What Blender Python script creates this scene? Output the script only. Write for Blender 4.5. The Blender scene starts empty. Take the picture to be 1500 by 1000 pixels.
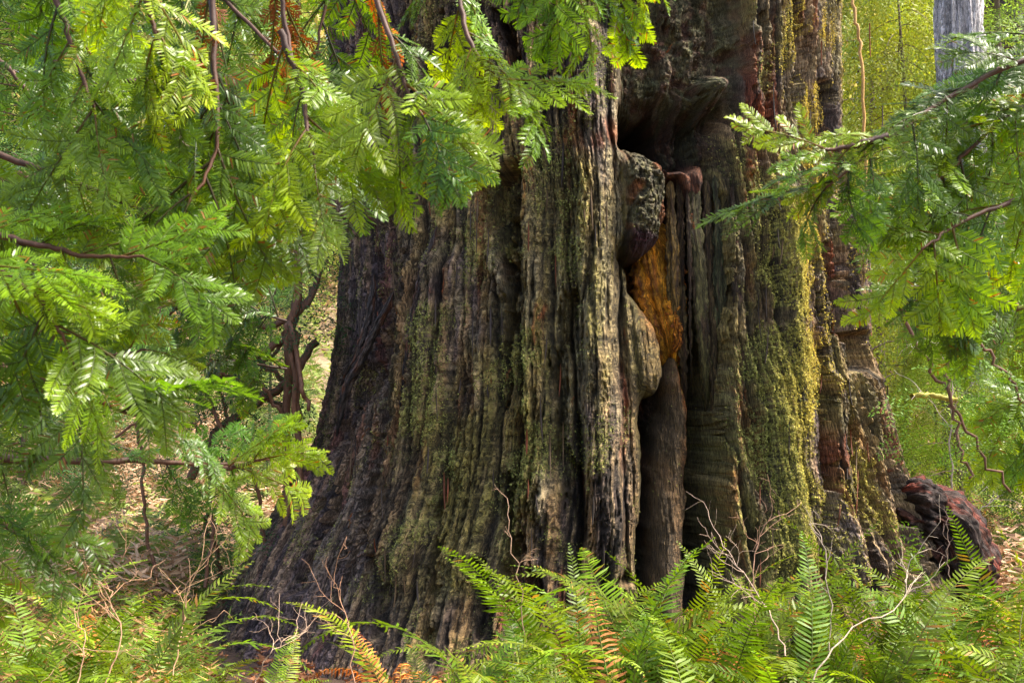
import bpy, math, random
import numpy as np
from mathutils import Vector, Matrix

random.seed(11)
RNG = np.random.default_rng(11)
R = math.radians
scene = bpy.context.scene
COL = scene.collection

# ------------------------------------------------------------------ camera
CAM_H, PITCH, LENS = 1.65, R(4.0), 40.0
F = LENS / 36.0 * 1500.0
cam_d = bpy.data.cameras.new('camera')
cam = bpy.data.objects.new('camera', cam_d)
COL.objects.link(cam)
cam.location = (0, 0, CAM_H)
cam.rotation_euler = (math.pi / 2 + PITCH, 0, 0)
cam_d.lens = LENS
cam_d.sensor_width = 36.0
cam_d.clip_start = 0.05
cam_d.clip_end = 900
cam_d.dof.use_dof = True
cam_d.dof.focus_distance = 6.2
cam_d.dof.aperture_fstop = 18
scene.camera = cam

# ------------------------------------------------------------------ light
SUN_EL, SUN_AZ = R(57), R(92)          # azimuth clockwise from +Y (north)
world = bpy.data.worlds.new('World')
scene.world = world
world.use_nodes = True
wn = world.node_tree
bg = wn.nodes['Background']
sky = wn.nodes.new('ShaderNodeTexSky')
sky.sky_type = 'NISHITA'
sky.sun_disc = False
sky.sun_elevation = SUN_EL
sky.sun_rotation = SUN_AZ
sky.dust_density = 4.0
sky.ozone_density = 0.6
wn.links.new(sky.outputs[0], bg.inputs[0])
bg.inputs[1].default_value = 0.15
sun_d = bpy.data.lights.new('sun', 'SUN')
sun = bpy.data.objects.new('sun', sun_d)
COL.objects.link(sun)
sun_d.energy = 3.2
sun_d.angle = R(11)
sun_d.color = (1.0, 0.94, 0.84)
sv = Vector((math.sin(SUN_AZ) * math.cos(SUN_EL), math.cos(SUN_AZ) * math.cos(SUN_EL), math.sin(SUN_EL)))
sun.rotation_euler = sv.to_track_quat('Z', 'Y').to_euler()
sun.location = (0, 0, 30)
scene.view_settings.view_transform = 'Standard'
scene.view_settings.look = 'None'
scene.view_settings.gamma = 1.0
scene.view_settings.exposure = 1.58
scene.render.engine = 'CYCLES'
scene.cycles.max_bounces = 8
scene.cycles.transmission_bounces = 6
scene.cycles.use_denoising = True

# ------------------------------------------------------------------ pixel <-> place
CP, SP = math.cos(PITCH), math.sin(PITCH)

def at(px, py, Y):
    """the point of the place that lies Y metres ahead and shows at photo pixel px, py"""
    a, b = (px - 750.0) / F, (500.0 - py) / F
    d = Vector((a, CP - b * SP, SP + b * CP))
    t = Y / d.y
    return Vector((0, 0, CAM_H)) + d * t

def project(x, y, z):
    z = z - CAM_H
    f = y * CP + z * SP
    u = -y * SP + z * CP
    return 750.0 + F * x / f, 500.0 - F * u / f

# ------------------------------------------------------------------ noise
_perm = np.random.default_rng(5).permutation(512).astype(np.int64)
_perm = np.concatenate([_perm, _perm])
_ga = np.random.default_rng(6).uniform(0, 2 * np.pi, 512)
_gx, _gy = np.cos(_ga).astype(np.float32), np.sin(_ga).astype(np.float32)

def gn(x, y, seed=0):
    x = np.asarray(x, np.float32) + np.float32(seed * 17.37 + 100.5)
    y = np.asarray(y, np.float32) + np.float32(seed * 9.71 + 100.5)
    xi, yi = np.floor(x).astype(np.int64), np.floor(y).astype(np.int64)
    xf, yf = x - xi, y - yi
    u = xf * xf * xf * (xf * (xf * 6 - 15) + 10)
    v = yf * yf * yf * (yf * (yf * 6 - 15) + 10)
    xi &= 511
    yi &= 511
    x1, y1 = (xi + 1) & 511, (yi + 1) & 511
    def g(a, b, fx, fy):
        h = _perm[_perm[a] + b]
        return _gx[h] * fx + _gy[h] * fy
    n0 = g(xi, yi, xf, yf) * (1 - u) + g(x1, yi, xf - 1, yf) * u
    n1 = g(xi, y1, xf, yf - 1) * (1 - u) + g(x1, y1, xf - 1, yf - 1) * u
    return (n0 * (1 - v) + n1 * v) * 1.5

def sst(a, b, x):
    t = np.clip((x - a) / (b - a), 0, 1)
    return t * t * (3 - 2 * t)

def mixc(a, b, m):
    return a * (1 - m[..., None]) + np.asarray(b, np.float32) * m[..., None]

# ------------------------------------------------------------------ mesh helpers
def make_mesh(name, verts, tris=None, quads=None, cols=None, mats=(), mat_idx=None, smooth=True, extra=None):
    me = bpy.data.meshes.new(name)
    verts = np.ascontiguousarray(verts, np.float32)
    me.vertices.add(len(verts))
    me.vertices.foreach_set('co', verts.ravel())
    loops, starts, totals = [], [], []
    n = 0
    for arr, k in ((tris, 3), (quads, 4)):
        if arr is None or len(arr) == 0:
            continue
        arr = np.asarray(arr, np.int32)
        loops.append(arr.ravel())
        starts.append(n + np.arange(len(arr), dtype=np.int32) * k)
        totals.append(np.full(len(arr), k, np.int32))
        n += arr.size
    loops, starts, totals = np.concatenate(loops), np.concatenate(starts), np.concatenate(totals)
    me.loops.add(len(loops))
    me.loops.foreach_set('vertex_index', loops)
    me.polygons.add(len(starts))
    me.polygons.foreach_set('loop_start', starts)
    me.polygons.foreach_set('loop_total', totals)
    if mat_idx is not None:
        me.polygons.foreach_set('material_index', np.asarray(mat_idx, np.int32))
    me.polygons.foreach_set('use_smooth', np.full(len(starts), bool(smooth)))
    if cols is not None:
        a = me.color_attributes.new('col', 'FLOAT_COLOR', 'POINT')
        c = np.ones((len(verts), 4), np.float32)
        c[:, :3] = cols
        a.data.foreach_set('color', c.ravel())
    for k, v in (extra or {}).items():
        a = me.attributes.new(k, 'FLOAT_VECTOR', 'POINT')
        a.data.foreach_set('vector', np.ascontiguousarray(v, np.float32).ravel())
    for m in mats:
        me.materials.append(m)
    me.update(calc_edges=True)
    return me

class MB:
    """collects triangles and quads with a colour per vertex"""
    def __init__(self):
        self.v, self.c, self.t, self.q, self.n = [], [], [], [], 0
    def add(self, v, c, t=None, q=None):
        v = np.asarray(v, np.float32).reshape(-1, 3)
        c = np.asarray(c, np.float32)
        if c.ndim == 1:
            c = np.tile(c, (len(v), 1))
        if t is not None and len(t):
            self.t.append(np.asarray(t, np.int32) + self.n)
        if q is not None and len(q):
            self.q.append(np.asarray(q, np.int32) + self.n)
        self.v.append(v)
        self.c.append(c)
        self.n += len(v)
    def arrays(self):
        v = np.concatenate(self.v)
        c = np.concatenate(self.c)
        t = np.concatenate(self.t) if self.t else np.zeros((0, 3), np.int32)
        q = np.concatenate(self.q) if self.q else np.zeros((0, 4), np.int32)
        return v, c, t, q
    def mesh(self, name, mats, smooth=True):
        v, c, t, q = self.arrays()
        return make_mesh(name, v, t, q, c, mats, smooth=smooth)

def link(name, me, parent=None):
    o = bpy.data.objects.new(name, me)
    COL.objects.link(o)
    if parent is not None:
        o.parent = parent
    return o

def tag(o, label=None, cat=None, group=None, kind=None):
    for k, v in (('label', label), ('category', cat), ('group', group), ('kind', kind)):
        if v:
            o[k] = v
    return o

def thing(name, label, cat, loc=(0, 0, 0), group=None, rz=0.0):
    o = bpy.data.objects.new(name, None)
    o.empty_display_size = 0.2
    COL.objects.link(o)
    o.location = loc
    o.rotation_euler = (0, 0, rz)
    return tag(o, label, cat, group)

def catmull(pts, n):
    """smooth resampling of a polyline (any width of columns)"""
    p = np.asarray(pts, float)
    if len(p) == 2:
        t = np.linspace(0, 1, n)[:, None]
        return p[0] * (1 - t) + p[1] * t
    p = np.vstack([2 * p[0] - p[1], p, 2 * p[-1] - p[-2]])
    m = len(p) - 3
    out = []
    for s in np.linspace(0, m - 1e-6, n):
        i = int(s)
        t = s - i
        a, b, c, d = p[i:i + 4]
        out.append(0.5 * ((2 * b) + (-a + c) * t + (2 * a - 5 * b + 4 * c - d) * t * t + (-a + 3 * b - 3 * c + d) * t ** 3))
    return np.array(out)

def tube(mb, pts, rad, col, sides=6, col2=None):
    """a tapering tube along pts"""
    pts = np.asarray(pts, float)
    n = len(pts)
    rad = np.broadcast_to(np.asarray(rad, float), (n,))
    tan = np.gradient(pts, axis=0)
    tan /= np.linalg.norm(tan, axis=1)[:, None] + 1e-9
    ref = np.tile(np.array([0.31, -0.87, 0.39]), (n, 1))
    a = np.cross(tan, ref)
    a /= np.linalg.norm(a, axis=1)[:, None] + 1e-9
    b = np.cross(tan, a)
    th = np.linspace(0, 2 * np.pi, sides, endpoint=False)
    v = pts[:, None, :] + rad[:, None, None] * (np.cos(th)[None, :, None] * a[:, None, :] + np.sin(th)[None, :, None] * b[:, None, :])
    v = v.reshape(-1, 3)
    i = np.arange(n - 1)[:, None] * sides
    j = np.arange(sides)[None, :]
    k = (j + 1) % sides
    q = np.stack([i + j, i + k, i + sides + k, i + sides + j], -1).reshape(-1, 4)
    v = np.vstack([v, pts[-1] + tan[-1] * rad[-1]])
    last = (n - 1) * sides
    t = [(last + x, last + (x + 1) % sides, len(v) - 1) for x in range(sides)]
    c = np.tile(np.asarray(col, np.float32), (len(v), 1))
    if col2 is not None:
        f = np.append(np.repeat(np.linspace(0, 1, n), sides), 1.0)[:, None]
        c = c * (1 - f) + np.asarray(col2, np.float32) * f
    c = c * RNG.uniform(0.8, 1.2, (len(v), 1))
    mb.add(v, c, t, q)

# ------------------------------------------------------------------ materials
def new_mat(name):
    m = bpy.data.materials.new(name)
    m.use_nodes = True
    nt = m.node_tree
    nt.nodes.clear()
    return m, nt, nt.nodes.new('ShaderNodeOutputMaterial')

def N(nt, kind, **kw):
    n = nt.nodes.new(kind)
    for k, v in kw.items():
        if k.startswith('i_'):
            n.inputs[k[2:].replace('_', ' ')].default_value = v
        else:
            setattr(n, k, v)
    return n

def attr(nt, name):
    return N(nt, 'ShaderNodeAttribute', attribute_name=name)

def mul(nt, a, b, fac=1.0, mode='MULTIPLY'):
    m = N(nt, 'ShaderNodeMix', data_type='RGBA', blend_type=mode)
    m.inputs[0].default_value = fac
    nt.links.new(a, m.inputs[6])
    nt.links.new(b, m.inputs[7])
    return m.outputs[2]

def leaf_material(name, rough=0.38, trans=0.45, warm=(1.42, 1.25, 0.20), spec=0.5):
    m, nt, out = new_mat(name)
    a = attr(nt, 'col')
    oi = N(nt, 'ShaderNodeObjectInfo')
    c = mul(nt, a.outputs['Color'], oi.outputs['Color'])
    geo = N(nt, 'ShaderNodeNewGeometry')
    noise = N(nt, 'ShaderNodeTexNoise', i_Scale=22.0, i_Detail=2.0)
    tc = N(nt, 'ShaderNodeTexCoord')
    nt.links.new(tc.outputs['Object'], noise.inputs['Vector'])
    ramp = N(nt, 'ShaderNodeMapRange')
    ramp.inputs[1].default_value, ramp.inputs[2].default_value = 0.3, 0.7
    ramp.inputs[3].default_value, ramp.inputs[4].default_value = 0.72, 1.25
    nt.links.new(noise.outputs['Fac'], ramp.inputs[0])
    comb = N(nt, 'ShaderNodeCombineColor')
    for i in range(3):
        nt.links.new(ramp.outputs[0], comb.inputs[i])
    c = mul(nt, c, comb.outputs[0])
    p = N(nt, 'ShaderNodeBsdfPrincipled', i_Roughness=rough)
    p.inputs['Specular IOR Level'].default_value = spec
    nt.links.new(c, p.inputs['Base Color'])
    tr = N(nt, 'ShaderNodeBsdfTranslucent')
    w = N(nt, 'ShaderNodeRGB')
    w.outputs[0].default_value = (*warm, 1)
    nt.links.new(mul(nt, c, w.outputs[0]), tr.inputs['Color'])
    mx = N(nt, 'ShaderNodeMixShader')
    mx.inputs[0].default_value = trans
    nt.links.new(p.outputs[0], mx.inputs[1])
    nt.links.new(tr.outputs[0], mx.inputs[2])
    nt.links.new(mx.outputs[0], out.inputs['Surface'])
    return m

def wood_material(name, rough=0.8, scale=(60, 60, 8), bump=0.4, lo=0.55, hi=1.45, coords='Object', dist=0.004):
    """col attribute times stretched grain, with a fine bump"""
    m, nt, out = new_mat(name)
    a = attr(nt, 'col')
    if coords == 'Object':
        tc = N(nt, 'ShaderNodeTexCoord')
        vec = tc.outputs['Object']
    else:
        vec = attr(nt, coords).outputs['Vector']
    mp = N(nt, 'ShaderNodeMapping')
    mp.inputs['Scale'].default_value = scale
    nt.links.new(vec, mp.inputs['Vector'])
    n1 = N(nt, 'ShaderNodeTexNoise', i_Scale=1.0, i_Detail=6.0, i_Roughness=0.65)
    nt.links.new(mp.outputs[0], n1.inputs['Vector'])
    r = N(nt, 'ShaderNodeMapRange')
    r.inputs[1].default_value, r.inputs[2].default_value = 0.3, 0.7
    r.inputs[3].default_value, r.inputs[4].default_value = lo, hi
    nt.links.new(n1.outputs['Fac'], r.inputs[0])
    comb = N(nt, 'ShaderNodeCombineColor')
    for i in range(3):
        nt.links.new(r.outputs[0], comb.inputs[i])
    oi = N(nt, 'ShaderNodeObjectInfo')
    c = mul(nt, mul(nt, a.outputs['Color'], comb.outputs[0]), oi.outputs['Color'])
    p = N(nt, 'ShaderNodeBsdfPrincipled', i_Roughness=rough)
    p.inputs['Specular IOR Level'].default_value = 0.35
    nt.links.new(c, p.inputs['Base Color'])
    b = N(nt, 'ShaderNodeBump', i_Strength=bump, i_Distance=dist)
    nt.links.new(n1.outputs['Fac'], b.inputs['Height'])
    nt.links.new(b.outputs[0], p.inputs['Normal'])
    nt.links.new(p.outputs[0], out.inputs['Surface'])
    return m

M_NEEDLE = leaf_material('redwood_needles', 0.34, 0.52, spec=0.5)
M_FERN = leaf_material('fern_blades', 0.45, 0.42, (1.2, 1.15, 0.3), 0.35)
M_FAR = leaf_material('far_foliage', 0.5, 0.40, (1.15, 1.1, 0.7), 0.3)
M_DEAD = leaf_material('dead_foliage', 0.7, 0.2, (1.2, 0.9, 0.7), 0.2)
M_LICHEN = leaf_material('lichen_flakes', 0.9, 0.1, (1, 1, 1), 0.1)

def bark_material(name):
    """fibrous bark: streaks, grain and hairline cracks that run along the grain attribute"""
    m, nt, out = new_mat(name)
    L = nt.links.new
    vec = attr(nt, 'grain').outputs['Vector']
    def noise(sc, detail, rough):
        mp = N(nt, 'ShaderNodeMapping')
        mp.inputs['Scale'].default_value = sc
        L(vec, mp.inputs['Vector'])
        n = N(nt, 'ShaderNodeTexNoise', i_Scale=1.0, i_Detail=detail, i_Roughness=rough)
        L(mp.outputs[0], n.inputs['Vector'])
        return n.outputs['Fac']
    def rng_(v, a, b, c, d):
        r = N(nt, 'ShaderNodeMapRange')
        for k, x in enumerate((a, b, c, d)):
            r.inputs[k + 1].default_value = x
        L(v, r.inputs[0])
        return r.outputs[0]
    def math_(op, a, b):
        n = N(nt, 'ShaderNodeMath', operation=op)
        for k, x in enumerate((a, b)):
            if isinstance(x, (int, float)):
                n.inputs[k].default_value = x
            else:
                L(x, n.inputs[k])
        return n.outputs[0]
    n1, n2, n3 = noise((90, 20, 1), 8, 0.75), noise((210, 110, 1), 5, 0.75), noise((50, 5.5, 1), 6, 0.68)
    cr = rng_(math_('ABSOLUTE', math_('SUBTRACT', n3, 0.5), 0), 0.0, 0.055, 0.0, 1.0)
    f = math_('MULTIPLY', rng_(n1, 0.3, 0.7, 0.35, 1.75), rng_(n2, 0.3, 0.7, 0.38, 1.8))
    f = math_('MULTIPLY', f, rng_(cr, 0, 1, 0.25, 1.15))
    comb = N(nt, 'ShaderNodeCombineColor')
    for k in range(3):
        L(f, comb.inputs[k])
    c = mul(nt, attr(nt, 'col').outputs['Color'], comb.outputs[0])
    p = N(nt, 'ShaderNodeBsdfPrincipled', i_Roughness=0.68)
    p.inputs['Specular IOR Level'].default_value = 0.35
    L(c, p.inputs['Base Color'])
    hgt = math_('ADD', math_('ADD', math_('MULTIPLY', n1, 0.8), math_('MULTIPLY', n2, 0.45)), math_('MULTIPLY', cr, 0.35))
    b = N(nt, 'ShaderNodeBump', i_Strength=1.0, i_Distance=0.022)
    L(hgt, b.inputs['Height'])
    L(b.outputs[0], p.inputs['Normal'])
    L(p.outputs[0], out.inputs['Surface'])
    return m
M_BARK = bark_material('bark_fibre')
M_WOOD = wood_material('bare_wood', 0.7, (70, 70, 7), 0.5)
M_TWIG = wood_material('twig_bark', 0.6, (90, 90, 30), 0.3)
M_SOIL = wood_material('forest_duff', 0.9, (9, 9, 9), 0.8, 0.5, 1.5, 'Object', 0.05)

# ------------------------------------------------------------------ terrain
def terrain(x, y):
    x, y = np.asarray(x, float), np.asarray(y, float)
    h = 8.6 * sst(11.0, 44.0, y) + 6.0 * sst(40.0, 110.0, y)
    h = h + 0.10 * gn(x * 0.5, y * 0.5, 3) * sst(7, 12, y) + 0.5 * gn(x * 0.12, y * 0.12, 4) * sst(12, 25, y)
    return h

gx = np.concatenate([np.linspace(-160, -16, 24), np.linspace(-15, 15, 90), np.linspace(16, 160, 24)])
gy = np.concatenate([np.linspace(-60, 0, 12), np.linspace(0.6, 48, 130), np.linspace(50, 240, 30)])
GX, GY = np.meshgrid(gx, gy)
GZ = terrain(GX, GY) + 0.02 * gn(GX * 3, GY * 3, 8)
nx, ny = len(gx), len(gy)
i = np.arange(ny - 1)[:, None] * nx + np.arange(nx - 1)[None, :]
q = np.stack([i, i + 1, i + nx + 1, i + nx], -1).reshape(-1, 4)
gc = np.tile(np.array([0.10, 0.062, 0.04], np.float32), (nx * ny, 1))
far = sst(9.5, 14, GY.ravel())
nz = sst(-0.3, 0.4, gn(GX.ravel() * 0.6, GY.ravel() * 0.6, 21))
gc = mixc(gc, (0.33, 0.24, 0.14), far * (0.35 + 0.65 * nz))
ground = link('ground', make_mesh('ground', np.stack([GX.ravel(), GY.ravel(), GZ.ravel()], 1), None, q, gc, [M_SOIL]))
tag(ground, kind='structure')

# ------------------------------------------------------------------ great redwood trunk
YC = 9.4
SIL_L = np.array([(-900, 505), (-300, 490), (0, 474), (200, 472), (330, 477), (450, 468), (550, 458), (600, 450), (650, 438), (700, 420), (750, 396), (800, 366), (850, 344), (900, 322), (950, 300), (1000, 280), (1060, 262)], float)
SIL_R = np.array([(-900, 1200), (-300, 1228), (0, 1240), (200, 1243), (260, 1248), (330, 1266), (400, 1275), (500, 1284), (550, 1298), (600, 1312), (650, 1325), (700, 1340), (750, 1362), (800, 1386), (850, 1405), (900, 1425), (950, 1445), (1000, 1465), (1060, 1480)], float)

def trunk_base(t, z):
    """undisplaced trunk surface"""
    Yt = YC - 0.45
    _, V = project(np.zeros_like(z), np.full_like(z, Yt), z)
    fz = Yt * CP + (z - CAM_H) * SP
    xl = (np.interp(V, SIL_L[:, 0], SIL_L[:, 1]) - 750) / F * fz
    xr = (np.interp(V, SIL_R[:, 0], SIL_R[:, 1]) - 750) / F * fz
    cx, rx = (xl + xr) / 2, (xr - xl) / 2 / 0.975 - 0.03
    ry = 1.95 + 0.55 * np.clip(1.6 - z, 0, 2) ** 2 / 2.56
    return cx + rx * np.sin(t), YC - ry * np.cos(t), rx, ry

def bark(s, z, amp=1.0, seed=0):
    """long fibrous furrows; returns height (m) and a crack mask 0..1 (1 = outer face)"""
    w = s + 0.10 * gn(s * 0.6, z * 0.22, seed + 1) + 0.022 * gn(s * 2.6, z * 0.55, seed + 2) + 0.014 * gn(s * 9, z * 4.0, seed + 3) + 0.005 * gn(s * 24, z * 14.0, seed + 16)
    def crack(f, g, k, e, sd):
        return np.clip(np.abs(gn(w * f, z * g, sd)) * k, 0, 1) ** e
    f1 = crack(3.3, 0.16, 2.8, 0.5, seed + 4)
    f2 = crack(8.0, 0.36, 2.7, 0.48, seed + 5)
    f3 = crack(18.0, 0.9, 2.6, 0.5, seed + 6)
    f4 = crack(38.0, 3.0, 2.4, 0.6, seed + 7)
    f5 = crack(80.0, 14.0, 2.0, 0.7, seed + 11)
    plate = gn(w * 8.0, z * 3.2, seed + 8) + 0.45 * gn(w * 22.0, z * 9.0, seed + 12)
    step = sst(-0.02, 0.02, plate) + sst(0.25, 0.29, plate) + sst(-0.3, -0.26, plate)
    fl = gn(w * 26, z * 18, seed + 9) + 0.6 * gn(w * 55, z * 34, seed + 13)
    fiss = (1 - sst(0.0, 0.10, np.abs(gn(w * 2.3, z * 0.13, seed + 17)))) * sst(-0.1, 0.25, gn(w * 1.7, z * 0.6, seed + 18))
    cross = (1 - sst(0.0, 0.09, np.abs(gn(w * 5.0, z * 6.5, seed + 14)))) * sst(0.0, 0.3, gn(w * 3.0, z * 1.5, seed + 15))
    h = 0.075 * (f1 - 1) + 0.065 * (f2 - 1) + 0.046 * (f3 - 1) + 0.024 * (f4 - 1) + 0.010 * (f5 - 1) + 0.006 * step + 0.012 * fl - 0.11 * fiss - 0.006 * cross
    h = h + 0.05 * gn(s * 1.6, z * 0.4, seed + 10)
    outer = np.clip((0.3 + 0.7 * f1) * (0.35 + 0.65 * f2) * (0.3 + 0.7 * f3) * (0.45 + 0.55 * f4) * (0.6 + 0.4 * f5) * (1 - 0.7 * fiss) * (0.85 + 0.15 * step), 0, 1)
    return h * amp, outer, w

def sd_poly(U, V, poly):
    """distance inside (+) or outside (-) a polygon in pixels"""
    p = np.asarray(poly, np.float32)
    d = np.full(U.shape, 1e9, np.float32)
    ins = np.zeros(U.shape, bool)
    for k in range(len(p)):
        a, b = p[k], p[(k + 1) % len(p)]
        ex, ey = b - a
        wx, wy = U - a[0], V - a[1]
        h = np.clip((wx * ex + wy * ey) / (ex * ex + ey * ey), 0, 1)
        d = np.minimum(d, (wx - ex * h) ** 2 + (wy - ey * h) ** 2)
        c = (a[1] > V) != (b[1] > V)
        ins ^= c & (U < (b[0] - a[0]) * (V - a[1]) / (b[1] - a[1] + 1e-9) + a[0])
    d = np.sqrt(d)
    return np.where(ins, d, -d)

def stroke(U, V, pts, soft=1.0):
    """0..1 rounded profile along a polyline of (x, y, half width)"""
    p = np.asarray(pts, np.float32)
    best = np.full(U.shape, 9.0, np.float32)
    for k in range(len(p) - 1):
        a, b = p[k], p[k + 1]
        ex, ey = b[:2] - a[:2]
        h = np.clip(((U - a[0]) * ex + (V - a[1]) * ey) / (ex * ex + ey * ey), 0, 1)
        d = np.hypot(U - a[0] - ex * h, V - a[1] - ey * h) / (a[2] + (b[2] - a[2]) * h)
        best = np.minimum(best, d)
    return 1 - sst(1 - 0.75 * soft, 1.05, best)

CAVITY = [(903, -10), (960, -60), (1104, -60), (1113, 80), (1098, 150), (1080, 210), (1080, 330), (1082, 560), (1077, 700), (1090, 860), (1096, 980), (938, 980), (932, 800), (921, 600), (915, 450), (913, 300), (908, 190), (903, 110)]
HOLE = [(911, 172), (935, 150), (975, 148), (1002, 170), (1008, 226), (985, 233), (950, 222), (918, 200)]
BURL = [(876, 190), (925, 200), (950, 211), (985, 228), (995, 262), (991, 312), (978, 350), (952, 377), (918, 380), (876, 380)]
KNOT = [(880, 384), (923, 370), (930, 418), (950, 444), (968, 468), (983, 508), (985, 552), (971, 584), (956, 582), (950, 610), (951, 770), (944, 860), (880, 860)]
MIDCOL = [(990, 560), (1004, 500), (1016, 440), (1028, 500), (1036, 575), (1041, 660), (1035, 760), (1036, 980), (962, 980), (965, 760), (968, 690), (986, 620)]
LIP = [(978, 226), (1000, 231), (1030, 235), (1056, 224), (1060, 262), (1043, 290), (1022, 284), (1010, 256), (984, 252)]
NOTCH = [(1241, 492), (1262, 482), (1280, 492), (1282, 535), (1268, 546), (1244, 544)]
VCUT = [(693, 250), (762, 222), (756, 330), (750, 395), (738, 390), (706, 335)]
ORANGE = [(931, 374), (965, 366), (1000, 352), (1001, 500), (986, 516), (968, 480), (952, 450), (934, 432)]
LEFTREC = [(470, 320), (578, 290), (588, 400), (578, 470), (560, 560), (520, 640), (430, 700), (400, 640), (440, 400)]

VALLEYS = [  # (points, depth)
    ([(735, 20, 8), (748, 65, 13), (742, 115, 9), (752, 160, 6)], 0.24),
    ([(742, 330, 14), (746, 430, 9), (741, 520, 6), (735, 600, 5)], 0.22),
    ([(905, 130, 9), (840, 440, 10), (818, 560, 10), (822, 660, 11), (848, 760, 17)], 0.0),
    ([(838, 430, 12), (818, 540, 12), (818, 640, 11), (846, 740, 15), (850, 800, 14)], 0.16),
    ([(914, 230, 5), (917, 420, 6), (921, 600, 5), (930, 800, 6)], 0.10),
    ([(1195, 360, 6), (1204, 560, 8), (1214, 760, 11)], 0.16),
    ([(1242, 230, 9), (1236, 400, 10), (1240, 490, 14)], 0.18),
    ([(1216, 360, 9), (1220, 420, 7), (1222, 490, 5)], 0.14),
    ([(1288, 580, 9), (1308, 680, 15), (1338, 780, 22), (1362, 860, 26)], 0.24),
    ([(1238, 560, 9), (1246, 660, 10), (1262, 760, 12), (1276, 840, 14)], 0.15),
    ([(1128, 20, 8), (1133, 130, 8), (1124, 230, 6)], 0.12),
    ([(1172, 0, 7), (1182, 85, 15), (1174, 160, 8)], 0.13),
    ([(1214, 120, 10), (1218, 160, 14), (1210, 200, 8)], 0.18),
    ([(560, 300, 10), (575, 420, 10), (560, 520, 12), (505, 620, 12), (470, 740, 14), (430, 860, 16)], 0.15),
    ([(520, 330, 7), (530, 450, 8), (500, 560, 8), (478, 640, 8)], 0.12),
    ([(560, 640, 8), (540, 740, 9), (500, 850, 10), (470, 940, 12)], 0.12),
    ([(655, 680, 7), (640, 780, 8), (625, 880, 10), (618, 960, 14)], 0.12),
    ([(740, 700, 9), (755, 790, 12), (762, 860, 26), (762, 900, 30)], 0.22),
    ([(700, 820, 9), (702, 870, 14), (700, 930, 18)], 0.16),
    ([(540, 820, 12), (545, 870, 16), (540, 930, 16)], 0.14),
    ([(985, 0, 14), (975, 60, 16), (960, 120, 16)], 0.06),
    ([(645, 20, 8), (650, 160, 8), (640, 300, 7)], 0.14),
    ([(690, 20, 8), (700, 160, 9), (690, 260, 9)], 0.12),
    ([(590, 20, 8), (585, 160, 9), (580, 300, 9)], 0.14),
    ([(805, 20, 7), (790, 120, 9), (782, 240, 9)], 0.12),
]
RIDGES = [
    ([(775, 240, 20), (778, 400, 22), (790, 560, 28), (806, 680, 30), (800, 780, 40)], 0.10),
    ([(872, 60, 44), (870, 250, 46), (868, 450, 44), (880, 650, 42), (905, 830, 40)], 0.13),
    ([(640, 400, 54), (622, 600, 66), (590, 800, 76)], 0.14),
    ([(700, 500, 34), (700, 650, 44), (690, 820, 50)], 0.08),
    ([(1150, 300, 44), (1150, 560, 52), (1160, 800, 58)], 0.12),
    ([(1112, 40, 9), (1116, 140, 9), (1106, 250, 8)], 0.06),
    ([(1215, 560, 20), (1230, 700, 30), (1260, 830, 44)], 0.10),
    ([(1262, 300, 20), (1266, 400, 22), (1268, 480, 22)], 0.07),
    ([(1280, 560, 20), (1290, 700, 26), (1310, 830, 34)], 0.08),
    ([(790, 690, 34), (800, 740, 36)], 0.08),
    ([(575, 430, 7), (540, 500, 8), (505, 570, 9), (490, 640, 7)], 0.09),
    ([(540, 400, 7), (530, 470, 7), (505, 540, 6)], 0.07),
    ([(718, 372, 11), (734, 432, 12)], 0.08),
    ([(860, 60, 40), (850, 150, 40)], 0.05),
]
PALE = [
    ([(910, 60, 22), (900, 150, 20), (905, 260, 12), (902, 340, 10)], 0.6),
    ([(835, 350, 26), (840, 420, 30), (848, 520, 28), (845, 600, 18)], 0.55),
    ([(822, 520, 9), (826, 600, 12), (818, 640, 8)], 1.0),
    ([(890, 360, 12), (905, 560, 10), (912, 700, 14)], 0.35),
    ([(720, 372, 11), (736, 430, 11)], 0.8),
    ([(785, 380, 16), (780, 470, 12)], 0.4),
    ([(798, 700, 18), (788, 760, 8)], 0.4),
    ([(1170, 80, 24), (1185, 200, 22)], 0.35),
    ([(1232, 10, 10), (1236, 100, 8)], 0.6),
]
RUST = [
    ([(1110, 50, 10), (1117, 120, 9), (1108, 200, 10), (1098, 300, 10)], 0.9),
    ([(1226, 350, 7), (1230, 420, 6), (1226, 490, 6)], 0.9),
    ([(895, 190, 22), (912, 205, 16)], 0.7),
    ([(830, 205, 20), (880, 210, 18)], 0.5),
    ([(768, 222, 10), (772, 290, 8)], 0.8),
    ([(790, 450, 9), (786, 510, 7)], 0.6),
    ([(850, 700, 12), (846, 730, 10)], 0.8),
    ([(700, 840, 7), (698, 900, 8)], 0.9),
    ([(1228, 640, 12), (1240, 690, 12)], 0.6),
    ([(1306, 600, 4), (1326, 690, 4)], 0.8),
    ([(1090, 560, 8), (1088, 720, 8), (1094, 840, 8)], 0.5),
    ([(915, 480, 4), (922, 640, 4)], 0.7),
    ([(890, 50, 10), (894, 140, 8)], 0.5),
    ([(650, 395, 6), (645, 430, 6)], 0.8),
]

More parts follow.
